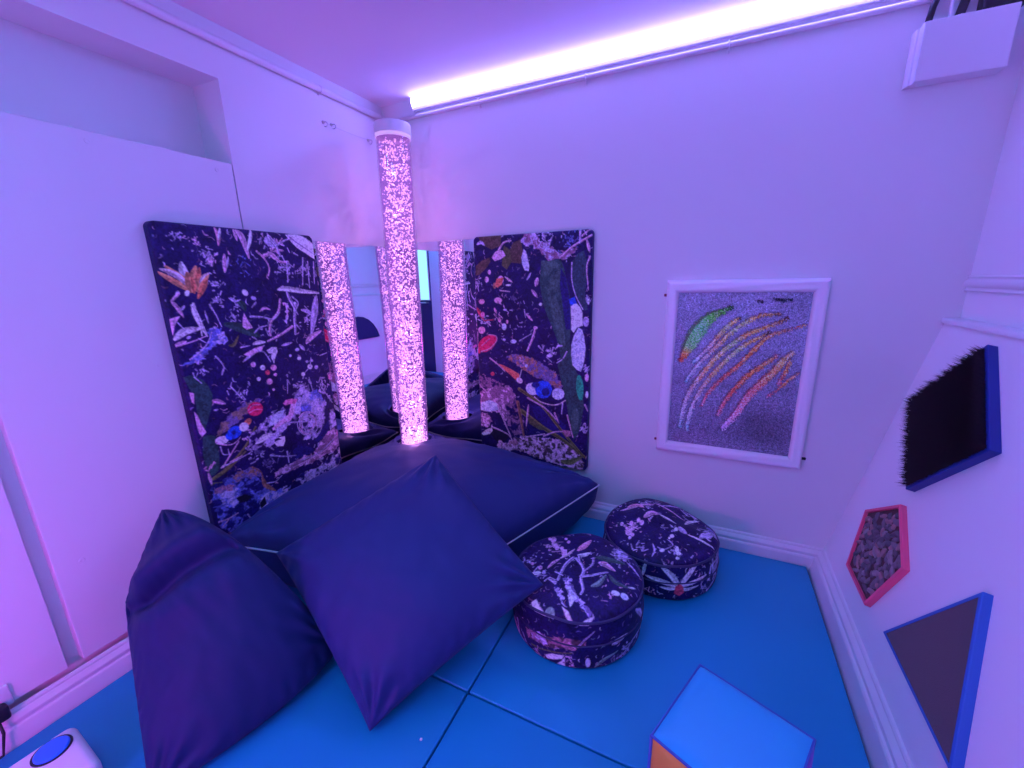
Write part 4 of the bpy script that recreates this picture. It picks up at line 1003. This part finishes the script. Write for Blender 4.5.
pouffe(1.353, -.713, .241, .210, ART_NEAR_TOP, ART_NEAR_SIDE, 'round dark printed pouffe touched by the tip of the square cushion', 31, lambda X, Y: -.016 * np.clip(-X / .24, 0, 1) + .0 * Y)
pouffe(1.606, -.272, .239, .178, ART_FAR_TOP, ART_FAR_SIDE, 'round dark printed pouffe against the back wall with a white lily on its side', 37,
       lambda X, Y: .034 * np.exp(-((X + .06) ** 2 + (Y - .13) ** 2) / .014) - .022 * np.exp(-((X - .13) ** 2 + (Y - .13) ** 2) / .006) + .008 * np.clip(X / .2, 0, 1))

# ------------------------------------------------------------------ soft play block
ang = math.atan2(.237, -.095) ; bx = empty('soft_block', (1.8525, -1.175, 0), 'soft play cube with blue top and orange side on the mat', 'play block', rot=(0, 0, math.atan2(-.098, .243)))
SD = .262; hs = SD / 2
def face(pts, name, m, lab=None):
    o = MB().prism(pts, (0, 0, 0.0001)).build(name, m, bx); return o
BLUEV = mat('bright blue vinyl', (.025, .46, .74), .38, bump=.12, bscale=260, spec=.45); ORV = mat('orange vinyl', (.80, .40, .05), .4, bump=.12, bscale=260); REDV = mat('red vinyl', (.75, .02, .06), .4, bump=.1, bscale=260); PURV = mat('purple vinyl', (.16, .05, .50), .4, bump=.1, bscale=260)
def block_panel(axis, sgn, name, m):
    n = 24; g = np.linspace(-1, 1, n); A, B = np.meshgrid(g, g)
    puff = .007 * ((1 - A ** 2) * (1 - B ** 2)) ** .5; rnd_e = .006 * (np.maximum(np.abs(A), np.abs(B)) ** 12)
    d = hs + puff - rnd_e; e = hs - .0035
    P = np.empty((n, n, 3)); o1, o2 = [i for i in range(3) if i != axis]
    P[..., axis] = sgn * d; P[..., o1] = A * e; P[..., o2] = B * e; P[..., 2] += hs + .006
    P[..., 2] = np.maximum(P[..., 2], .001)
    if (sgn > 0) == (axis == 1): P = P[::-1]
    return grid_mesh(name, P, None, m, bx)
block_panel(2, 1, 'top_panel', BLUEV)['label'] = 'bright blue vinyl top'
block_panel(1, -1, 'side_panel', ORV)['label'] = 'orange vinyl side'
block_panel(1, 1, 'side_panel', REDV)['label'] = 'red vinyl side'
block_panel(0, 1, 'side_panel', PURV)['label'] = 'purple vinyl side'
block_panel(0, -1, 'side_panel', ORV)['label'] = 'orange vinyl side'
block_panel(2, -1, 'bottom_panel', BLUEV)
b = MB(); q = hs - .004
for sx in (-1, 1):
    for sy in (-1, 1):
        b.tube([(sx * q, sy * q, .008), (sx * q, sy * q, 2 * q + .008)], .004, 6)
for z in (.010, 2 * q + .008):
    b.tube([(-q, -q, z), (q, -q, z), (q, q, z), (-q, q, z)], .004, 6, closed=True)
b.build('seam_edge', mat('seam edging', (.05, .12, .45), .5), bx, True)

# ------------------------------------------------------------------ sequin board
fx0, fx1, fz0, fz1 = 1.5405, 2.136, .454, 1.254
sb = empty('sequin_board', ((fx0 + fx1) / 2, -.001, fz0), 'silver sequin board in a white padded frame, brushed with coloured stripes', 'sequin board')
def rel(x, y, z): return (x - (fx0 + fx1) / 2, y + .001, z - fz0)
def rail(p0, p1, p2, p3, nm):
    """mitred, softly rounded rail between outer edge p0-p1 and inner edge p3-p2"""
    n, k = 14, 30; P = np.empty((n, k, 3)); p0, p1, p2, p3 = [np.array(p, float) for p in (p0, p1, p2, p3)]
    for i, t in enumerate(np.linspace(0, 1, n)):
        a = p0 + (p3 - p0) * t; c = p1 + (p2 - p1) * t; h = .040 * (1 - (abs(2 * t - 1)) ** 4.5) ** .5
        for j, w in enumerate(np.linspace(0, 1, k)): P[i, j] = a + (c - a) * w; P[i, j, 1] -= h - .0010 * math.sin(w * 9 + i)
    return grid_mesh(nm, P, None, mat('white padded frame vinyl', (.84, .76, .82), .42, bump=.06, bscale=200) if 'fv' not in globals() else fv, sb)
fv = mat('white padded frame vinyl', (.96, .90, .94), .38, bump=.06, bscale=200)
bw = .056; o_ = [(fx0, fz0), (fx1, fz0), (fx1, fz1), (fx0, fz1)]; i_ = [(fx0 + bw, fz0 + bw), (fx1 - bw, fz0 + bw), (fx1 - bw, fz1 - bw), (fx0 + bw, fz1 - bw)]
for a in range(4):
    c = (a + 1) % 4
    rail(*[rel(x, 0, z) for x, z in (o_[c], o_[a], i_[a], i_[c])], 'frame_rail')
b = MB(); b.box(rel(fx0 + .02, -.004, fz0 + .02), rel(fx1 - .02, -.001, fz1 - .02)); b.build('backing_board', BLACK, sb)
for x, z in ((fx0 - .006, 1.19), (fx0 - .006, .50), (fx1 + .004, .50)):
    b = MB(); b.box(rel(x - .004, -.006, z - .006), rel(x + .012, -.001, z + .006), .002, 1); b.build('fixing_tab', mat('maroon felt', (.25, .03, .06), .8) if x < 1.6 else BLACK, sb)
sx0, sx1, sz0, sz1 = 1.575, 2.10, .485, 1.22
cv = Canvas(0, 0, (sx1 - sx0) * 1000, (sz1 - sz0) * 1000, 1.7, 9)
yy, xx = np.mgrid[0:cv.ny, 0:cv.nx]; px, py = xx * 1.7, yy * 1.7
n1 = vnoise(px / 3.1, py / 3.1, 3); n2 = vnoise(px / 70, py / 70, 4)
cv.a[:] = np.array((.36, .36, .50)) * (.45 + 1.0 * n1 + .9 * (vnoise(px / 2.3, py / 2.3, 31) > .80))[..., None] * (.85 + .3 * n2)[..., None]
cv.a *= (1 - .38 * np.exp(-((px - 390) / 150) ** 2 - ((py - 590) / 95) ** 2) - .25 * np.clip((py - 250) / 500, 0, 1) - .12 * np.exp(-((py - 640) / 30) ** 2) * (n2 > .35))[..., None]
relief = np.zeros(px.shape)
hue = {'g': lambda t, x, y: np.stack([.08 + .8 * (t < .22), .85 - .6 * (t < .22), .35 - .2 * (t < .22) + 0 * t], -1)}
def ramp(t, stops):
    ks = [s[0] for s in stops]; return np.stack([np.interp(t, ks, [s[1][c] for s in stops]) for c in range(3)], -1)
RAMP = {'g': [(0, (.95, .10, .06)), (.16, (.9, .30, .06)), (.28, (.20, .98, .16)), (.6, (.16, .98, .22)), (.8, (.15, .85, .08)), (1, (.02, .10, .02))],
        'a': [(0, (.25, .85, .85)), (.08, (.75, .8, .9)), (.25, (.8, .55, .55)), (.45, (.95, .50, .15)), (.62, (.55, .85, .30)), (.75, (.95, .50, .12)), (.9, (.75, .35, .10)), (1, (.12, .07, .05))],
        'r': [(0, (.95, .25, .30)), (.3, (.95, .15, .10)), (.6, (.95, .30, .08)), (.85, (.85, .35, .15)), (1, (.35, .12, .1))],
        'p': [(0, (.75, .7, .95)), (.15, (.95, .35, .45)), (.5, (.95, .22, .16)), (.8, (.95, .50, .15)), (1, (.9, .6, .3))],
        'k': [(0, (.04, .04, .06)), (1, (.04, .04, .06))]}
for kind, w, pts in STROKES:
    p = spline(pts, 40); best = np.full(px.shape, 1e9); tb = np.zeros(px.shape); sd = np.zeros(px.shape)
    for i in range(len(p) - 1):
        (x1, y1), (x2, y2) = p[i], p[i + 1]; dx, dy = x2 - x1, y2 - y1; L = dx * dx + dy * dy + 1e-9
        t = np.clip(((px - x1) * dx + (py - y1) * dy) / L, 0, 1); dd = np.hypot(px - x1 - t * dx, py - y1 - t * dy)
        m = dd < best; best = np.where(m, dd, best); tb = np.where(m, (i + t) / (len(p) - 1), tb); sd = np.where(m, np.sign((px - x1) * dy - (py - y1) * dx), sd)
    w = w * 1.55
    ww = w * (.45 + .55 * np.sin(PI * np.clip(tb * .9 + .06, 0, 1)) ** .6) if kind != 'g' else w * (.25 + .85 * np.sin(PI * np.clip(tb, .05, .95)))
    al = np.clip((ww / 2 - best + (n1 - .5) * 16) / 3 + .5, 0, 1)
    gl = vnoise(px / 3.0, py / 3.0, 8 + len(pts))
    c = ramp(np.clip(tb + .10 * (vnoise(px / 5, py / 5, 60 + len(pts)) - .5) * (kind != 'g'), 0, 1), RAMP[kind]) * (.30 + 1.0 * gl + 1.2 * (gl > .68))[..., None]
    c = c + .5 * ((vnoise(px / 2.6, py / 2.6, 70 + len(pts)) > .80) * (kind != 'k'))[..., None]
    dk = np.clip((sd * best - ww * .26) / 3, 0, 1) * (kind != 'k')      # shadow painted into the colour along one side of each stroke
    c = c * (1 - .8 * dk)[..., None] + np.array((.10, .03, .06)) * .8 * dk[..., None]
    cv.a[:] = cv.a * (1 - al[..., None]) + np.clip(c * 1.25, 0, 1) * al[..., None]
    relief = np.maximum(relief, al * .003)
hx = np.linspace(sx0, sx1, cv.nx); hz = np.linspace(sz1, sz0, cv.ny); X, Z = np.meshgrid(hx, hz)
P = np.stack([X - (fx0 + fx1) / 2, np.full(X.shape, -.021) - relief - .0006 * (n1 - .5), Z - fz0], -1)
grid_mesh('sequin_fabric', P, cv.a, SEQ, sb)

# ------------------------------------------------------------------ tactile boards on the leaning panel
def board(name, pts, label, cat, rim, m, T=.022, lip=.004):
    """pts: (y, t) outline on the leaning panel; rim: frame width"""
    c = np.mean(np.array(pts), 0); o = empty(name, IP(c[0], c[1], .0005), label, cat, 'tactile boards')
    def L(y, t, h): return IP(y, t, h) - IP(c[0], c[1], 0)
    n = len(pts); P = np.array(pts) - c
    def inset(d):
        out = []
        for i in range(n):
            a, b_, e = P[i - 1], P[i], P[(i + 1) % n]
            u = (a - b_) / np.linalg.norm(a - b_); v = (e - b_) / np.linalg.norm(e - b_); k = u + v; k /= np.linalg.norm(k)
            out.append(b_ + k * d / max(.2, abs(u[0] * v[1] - u[1] * v[0]) / np.linalg.norm(u + v)) )
        return np.array(out)
    I = inset(rim)
    W = lambda p, h: L(c[0] + p[0], c[1] + p[1], h)
    b = MB(); bm = b.bm
    r0 = [bm.verts.new(W(p, 0)) for p in P]; r1 = [bm.verts.new(W(p, T)) for p in P]; r2 = [bm.verts.new(W(p, T)) for p in I]; r3 = [bm.verts.new(W(p, T - .012)) for p in I]; r4 = [bm.verts.new(W(p, 0)) for p in I]
    for A, B in ((r0, r1), (r1, r2), (r2, r3), (r3, r4), (r4, r0)):
        for i in range(n): bm.faces.new([A[i], A[(i + 1) % n], B[(i + 1) % n], B[i]])
    bmesh.ops.recalc_face_normals(bm, faces=bm.faces)
    es = [e for e in bm.edges if all(v in r1 for v in e.verts) or (e.verts[0] in r0 and e.verts[1] in r1) or (e.verts[1] in r0 and e.verts[0] in r1)]
    bmesh.ops.bevel(bm, geom=es, offset=.0025, segments=2, profile=.5, affect='EDGES')
    b.build('frame', m, o)
    return o, I, W, T, L, c
def inside(p, Q):
    r = False; n = len(Q)
    for i in range(n):
        (x1, y1), (x2, y2) = Q[i], Q[(i + 1) % n]
        if (y1 > p[1]) != (y2 > p[1]) and p[0] < (x2 - x1) * (p[1] - y1) / (y2 - y1) + x1: r = not r
    return r
BF = mat('royal blue paint', (.012, .035, .26), .4); PF = mat('pink red paint', (.98, .12, .24), .45); BF2 = mat('mid blue paint', (.04, .17, .55), .42)
o, I, W, T, L, c = board('bristle_board', [(-.351, 1.003), (-.597, .755), (-.359, .506), (-.112, .755)], 'square blue framed board of long black bristles set on its corner', 'tactile board', .012, BF, .024)
MB().prism([W(p, .010) for p in I], NN * .004).build('base_board', BLACK, o)
b = MB(); q = [tuple(p) for p in I]; lo_, hi_ = np.min(I, 0), np.max(I, 0); cnt = 0
VV, FF = [], []
while cnt < 13000:
    p = (rnd.uniform(lo_[0], hi_[0]), rnd.uniform(lo_[1], hi_[1]))
    if not inside(p, q): continue
    h = rnd.uniform(.026, .040); d = NN * h + Vector((rnd.gauss(0, .005), rnd.gauss(0, .005) + p[0] * .045, rnd.gauss(0, .005) + p[1] * .045))
    a0 = W(p, .013); sx_ = TT * .0017; sy_ = Vector((0, .0017, 0)); k = len(VV)
    VV += [a0 + sx_, a0 - sx_ * .5 + sy_, a0 - sx_ * .5 - sy_, a0 + d]; FF += [(k, k + 1, k + 3), (k + 1, k + 2, k + 3), (k + 2, k, k + 3)]; cnt += 1
me = bpy.data.meshes.new('bristles'); me.from_pydata([tuple(v) for v in VV], [], FF); br = link('bristles', me, mat('black bristle', (.030, .012, .020), .6), o); br['kind'] = 'stuff'
# pentagon of wood chips
R5 = .190; cy5, ct5 = -.362, .264
o, I, W, T, L, c = board('bark_chip_board', [(cy5 + R5 * math.sin(2 * PI * k / 5), ct5 + R5 * math.cos(2 * PI * k / 5)) for k in range(5)], 'pink framed pentagon board filled with bark chips', 'tactile board', .011, PF, .017)
MB().prism([W(p, .004) for p in I], NN * .004).build('base_board', mat('brown card', (.10, .05, .05), .8), o)
CH = [mat('bark chip', c_, .75, bump=.6, bscale=120, var=.3, vscale=60) for c_ in ((.20, .16, .18), (.30, .24, .25), (.13, .11, .13), (.36, .20, .20))]
q = [tuple(p * .90) for p in I]; lo_, hi_ = np.min(I, 0), np.max(I, 0); cnt = 0; placed = []
tries = 0
while cnt < 96 and tries < 6000:
    tries += 1
    p = np.array((rnd.uniform(lo_[0], hi_[0]), rnd.uniform(lo_[1], hi_[1])))
    if not inside(p, q) or any(np.linalg.norm(p - z_) < .021 - tries * 1.5e-6 for z_ in placed): continue
    placed.append(p); a = rnd.uniform(0, PI); l, w = rnd.uniform(.014, .025), rnd.uniform(.008, .013)
    e1 = TT * math.cos(a) + Vector((0, math.sin(a), 0)); e2 = NN.cross(e1); tl = NN * rnd.uniform(-.007, .007)
    ctr = W(p, .009 + rnd.uniform(0, .004)); n_ = 7
    lob = [1 + rnd.uniform(-.22, .22) for _ in range(n_)]
    out = [ctr + (e1 * math.cos(2 * PI * k / n_) * l + e2 * math.sin(2 * PI * k / n_) * w) * lob[k] + tl * math.cos(2 * PI * k / n_) + NN * rnd.uniform(-.002, .002) for k in range(n_)]
    out = [v if inside((np.array(((v + IP(c[0], c[1], 0)).y - c[0], (v + IP(c[0], c[1], 0) - O0).dot(TT) - c[1]))), [tuple(z_ * .985) for z_ in I]) else ctr + (v - ctr) * .45 for v in out]
    b = MB(); top_ = ctr + NN * .006; bm = b.bm; tv = bm.verts.new(top_); ov = [bm.verts.new(v) for v in out]; dv = [bm.verts.new(v - NN * .006) for v in out]
    for k in range(n_): bm.faces.new([tv, ov[k], ov[(k + 1) % n_]]); bm.faces.new([ov[k], dv[k], dv[(k + 1) % n_], ov[(k + 1) % n_]])
    bm.faces.new(dv[::-1]); b.build('bark_chip', CH[rnd.choice((0, 0, 1, 2, 3))], o); cnt += 1
# triangle of brown felt
o, I, W, T, L, c = board('felt_board', [(-.822, .478), (-1.026, .138), (-.618, .138)], 'blue framed triangle board of rough brown felt pointing up', 'tactile board', .009, BF2, .020)
MB().prism([W(p, .011) for p in I], NN * .008).build('felt_pad', mat('brown felt', (.050, .016, .019), .95, bump=1.0, bscale=500, sheen=.4, var=.3, vscale=300), o)
# hexagon just entering the frame
o, I, W, T, L, c = board('red_board', [(-.764, .70), (-1.06, .872), (-1.06, .528)], 'red framed board whose tip just enters the picture beyond the bristle board', 'tactile board', .012, mat('red paint', (.65, .03, .08), .45), .018)
MB().prism([W(p, .008) for p in I], NN * .006).build('pad', mat('dark red pad', (.25, .03, .06), .8, bump=.5, bscale=200), o)
# dark half-round added as stand-in for the viewer's reflection in the mirrors
pts = [(-2.02 + .30 * math.cos(PI * k / 10), .48 + .30 * math.sin(PI * k / 10)) for k in range(11)]
o, I, W, T, L, c = board('standin_board', pts, 'dark blue half-round stand-in for a dark reflection in the mirror', 'tactile board', .010, mat('navy paint', (.02, .02, .14), .5), .022)
MB().prism([W(p, .008) for p in I], NN * .006).build('pad', mat('navy pad', (.02, .02, .14), .8), o)

# ------------------------------------------------------------------ LED strip, conduits, hooks, cable box
ls = empty('led_strip_light', (.228, 0, H), 'glowing LED strip light along the top of the wall with the sequin board', 'LED light')
Lx = 2.20
MB().prism([(0, -.002, -.060), (0, -.020, -.060), (0, -.020, -.0445), (0, -.002, -.0445)], (Lx, 0, 0)).build('channel', PLASTIC, ls)
MB().prism([(0, -.002, -.044), (0, -.022, -.044), (0, -.031, -.036), (0, -.034, -.022), (0, -.030, -.010), (0, -.020, -.003), (0, -.002, -.002)], (Lx, 0, 0)).build('diffuser', mat_emit('LED glow', LED_COL, LED_STR), ls)
MB().prism([(-.006, -.002, -.061), (-.006, -.022, -.061), (-.006, -.034, -.038), (-.006, -.036, -.022), (-.006, -.032, -.008), (-.006, -.002, -.0015)], (.0055, 0, 0)).build('end_cap', PLASTIC, ls)
orb = empty('pink_fill_globe', (.75, -2.52, 0), 'glowing pink fill globe on a white stand, added behind the viewer', 'fill light')  # unseen globe added to give the pink light from low down
sharp(MB().lathe([(0, .001), (.13, .001), (.13, .012), (.03, .03), (.016, .06), (.016, .36), (.06, .375), (.06, .39), (0, .39)], 40).build('stand', PLASTIC, orb))
MB().lathe([(max(0, .12 * math.cos(t)) if abs(t) < 1.5707 else 0, .505 + .12 * math.sin(t)) for t in np.linspace(-PI / 2, PI / 2, 24)], 40).build('globe', mat_emit('pink fill glow', PINK_COL, PINK_STR), orb, True)
cy = empty('led_strip_light', (0, -2.76, H), 'cyan fill strip added at the ceiling above the niche, behind the viewer', 'LED light')  # unseen strip added as cyan fill
MB().prism([(.002, 0, -.044), (.028, 0, -.044), (.028, 0, -.012), (.002, 0, -.012)], (0, 1.15, 0)).build('diffuser', mat_emit('cyan fill glow', CYAN_COL, CYAN_STR), cy)
MB().prism([(.002, 0, -.0115), (.028, 0, -.0115), (.028, 0, -.001), (.002, 0, -.001)], (0, 1.15, 0)).build('channel', PLASTIC, cy)
cpn = empty('fill_panel', (1.3, -2.15, H), 'flat blue fill panel added above the viewer', 'ceiling light')  # unseen panel added as blue ambient fill
MB().box((-.5, -.25, -.012), (.5, .25, -.008)).build('diffuser', mat_emit('blue fill glow', PANEL_COL, PANEL_STR), cpn)
b = MB()
for x0, x1, y0, y1 in ((-.52, -.5, -.27, .27), (.5, .52, -.27, .27), (-.5, .5, -.27, -.25), (-.5, .5, .25, .27)): b.box((x0, y0, -.016), (x1, y1, -.0005))
b.build('frame', PLASTIC, cpn)
def clip(L, ax, parent):
    b = MB(); L = Vector(L); a = Vector(ax)
    out = Vector((1, 0, 0)) if abs(a.y) > .5 else Vector((0, -1, 0))
    b.tube([L + out * .0135 + (out * math.cos(t) + Vector((0, 0, 1)) * math.sin(t)) * .0142 for t in np.linspace(-2.4, 2.4, 14)], .0028, 6)
    b.tube([L + out * .001 + Vector((0, 0, -.022)), L + out * .006 + Vector((0, 0, -.012))], .005, 8)
    return b.build('clip', PLASTIC, parent, True)
cp = empty('conduit_pipe', (0, 0, 2.136), 'thin white conduit pipe under the ceiling above the niche', 'pipe', 'white conduit pipes')
MB().tube([(.0145, -2.78, 0), (.0145, -1.4, .002), (.0145, -.7, 0), (.0145, -.02, 0)], .0135, 12).build('pipe', GLOSS, cp, True)
for y in (-.425, -1.25, -2.0): clip((0, y, 0), (0, 1, 0), cp)
cp = empty('conduit_pipe', (0, 0, 2.112), 'thin white conduit pipe running just under the glowing LED strip', 'pipe', 'white conduit pipes')
MB().tube([(.028, -.0125, 0), (1.2, -.0125, .004), (2.3, -.0125, 0), (2.52, -.0125, 0)], .0095, 12).build('pipe', GLOSS, cp, True)
for x in (.62, 1.70, 1.15 + .0): clip((x, 0, 0), (1, 0, 0), cp)
def hook(y, z, lab):
    e = empty('wall_hook', (0, y, z), lab, 'hook', 'small wall hooks')
    b = MB(); b.lathe([(0, 0), (.008, 0), (.008, .002), (.004, .004), (.0025, .012), (0, .012)], 12, Matrix.Rotation(PI / 2, 4, 'Y')); b.build('screw_plate', STEEL, e, True)
    MB().tube([(.010, 0, 0)] + [(.016 + .011 * math.sin(t), 0, -.010 + .010 * math.cos(t)) for t in np.linspace(0, 4.0, 12)], .0022, 6).build('hook_end', STEEL, e, True)
hook(-.416, 2.006, 'small steel wall hook farthest from the bubble tube'); hook(-.367, 2.010, 'small steel wall hook in the middle of the three beside the tube'); hook(-.127, 2.004, 'small steel wall hook nearest the room corner behind the tube cap')
tag(MB().tube([(.018, -.412 + (.412 - .130) * t, 2.000 - .004 * math.sin(PI * t)) for t in np.linspace(0, 1, 12)], .0009, 5).build('wire', STEEL), 'thin wire stretched between the small wall hooks', 'wire')
# cable box at the top corner
cb = empty('junction_box', (2.25, 0, 1.868), 'white plastic box high on the wall with black cables rising from it', 'cable box')
MB().box((.007, -.062, 0), (.222, -.001, .166), .003, 2).build('cover', PLASTIC, cb)
MB().prism([(-.006, -.001, -.002), (-.006, -.022, -.002), (-.002, -.034, -.002), (.003, -.036, -.002), (.0065, -.052, -.002), (.0065, -.001, -.002)], (0, 0, .160), 0).build('trunking', GLOSS, cb)
for x, r in ((.022, .009), (.095, .012)):
    sharp(MB().lathe([(0, .164), (r + .003, .164), (r + .003, .173), (0, .174)], 16, Matrix.Translation((x, -.03, 0))).build('gland', PLASTIC, cb))
for pts, r, lab in (([(2.272, -.030, 2.040), (2.277, -.031, 2.08), (2.290, -.032, 2.13), (2.30, -.034, 2.198)], .009, 'thin black cable rising from the end of the white box by the trunking'),
               ([(2.345, -.030, 2.040), (2.352, -.032, 2.08), (2.365, -.036, 2.14), (2.37, -.036, 2.198)], .012, 'black cable rising from the middle of the white box'),
               ([(2.325, -.030, 2.036), (2.322, -.030, 2.08), (2.322, -.034, 2.14), (2.322, -.036, 2.198)], .005, 'pale cable beside the black cable above the white box')):
    o = MB().tube(pts, r, 10).build('cable', GLOSS if 'pale' in lab else BLACK, None, True); tag(o, lab, 'cable', 'cables above the white box')
o = empty('power_adapter', (2.435, -.002, 2.037), 'black power adapter above the end of the white box', 'adapter')
MB().box((-.045, -.05, 0), (.060, -.002, .055), .006, 3).build('body', BLACK, o)

# ------------------------------------------------------------------ button box, plug, crumb
sw = empty('switch_box', (.305, -1.855, 0), 'white box with a round blue button on the mat beside the beanbag', 'switch', rot=(0, 0, math.radians(-4)))
sharp(MB().box((-.10, -.12, .001), (.10, .10, .10), .022, 5).build('case', PLASTIC, sw), 60)
sharp(MB().lathe([(0, .099), (.034, .099), (.034, .104), (.031, .107), (0, .108)], 40, Matrix.Translation((-.045, .045, 0))).build('button', mat('blue button', (.02, .22, .80), .3), sw), 40)
MB().lathe([(.034, .0985), (.039, .0985), (.039, .1015), (.034, .1015)], 40, Matrix.Translation((-.045, .045, 0))).build('button_collar', BLACK, sw)
pl = empty('wall_socket', (0, -1.835, .10), 'white wall socket with a black plug just above the baseboard', 'socket')
sharp(MB().box((.0005, -.06, .02), (.010, .035, .085), .004, 2).build('plate', PLASTIC, pl))
sharp(MB().box((.0105, -.03, .000), (.040, .020, .045), .008, 3).build('plug', BLACK, pl))
MB().tube([(.034, -.005, .004), (.040, -.005, -.03), (.050, -.02, -.085), (.06, -.12, -.094), (.07, -.4, -.094)], .0035, 8).build('lead', BLACK, pl, True)
b = MB(); bmesh.ops.create_icosphere(b.bm, subdivisions=1, radius=.004)
for v in b.bm.verts: v.co *= 1 + rnd.uniform(-.3, .3); v.co.z = max(v.co.z * .6 + .0025, .0003)
o = b.build('paper_scrap', PLASTIC); o.location = (1.082, -1.33, 0); tag(o, 'tiny white scrap of paper lying on the blue mat', 'scrap')

# ------------------------------------------------------------------ camera, world, colour
wd = bpy.data.worlds.new('room'); S.world = wd; wd.use_nodes = True; wd.node_tree.nodes['Background'].inputs[0].default_value = (.05, .04, .12, 1); wd.node_tree.nodes['Background'].inputs[1].default_value = .3
cam = bpy.data.cameras.new('camera'); cam.sensor_width = 36; cam.lens = 411.4775 / 1024 * 36; cam.clip_start = .02
co = bpy.data.objects.new('camera', cam); COL.objects.link(co)
r, u, f = Vector((.904197677, .42664416, -.020033033)), Vector((-.087732036, .231426763, .968888406)), Vector((-.41800676, .874309107, -.246685902))
co.matrix_world = Matrix(((r.x, u.x, -f.x, 1.7209976), (r.y, u.y, -f.y, -2.01348301), (r.z, u.z, -f.z, 1.27346559), (0, 0, 0, 1)))
S.camera = co
S.view_settings.view_transform = 'Standard'; S.view_settings.look = 'None'; S.view_settings.gamma = 1; S.view_settings.use_curve_mapping = False; S.view_settings.exposure = 0.0
S.cycles.use_denoising = True; S.cycles.max_bounces = 10; S.cycles.transparent_max_bounces = 24; S.cycles.caustics_reflective = False; S.cycles.caustics_refractive = False
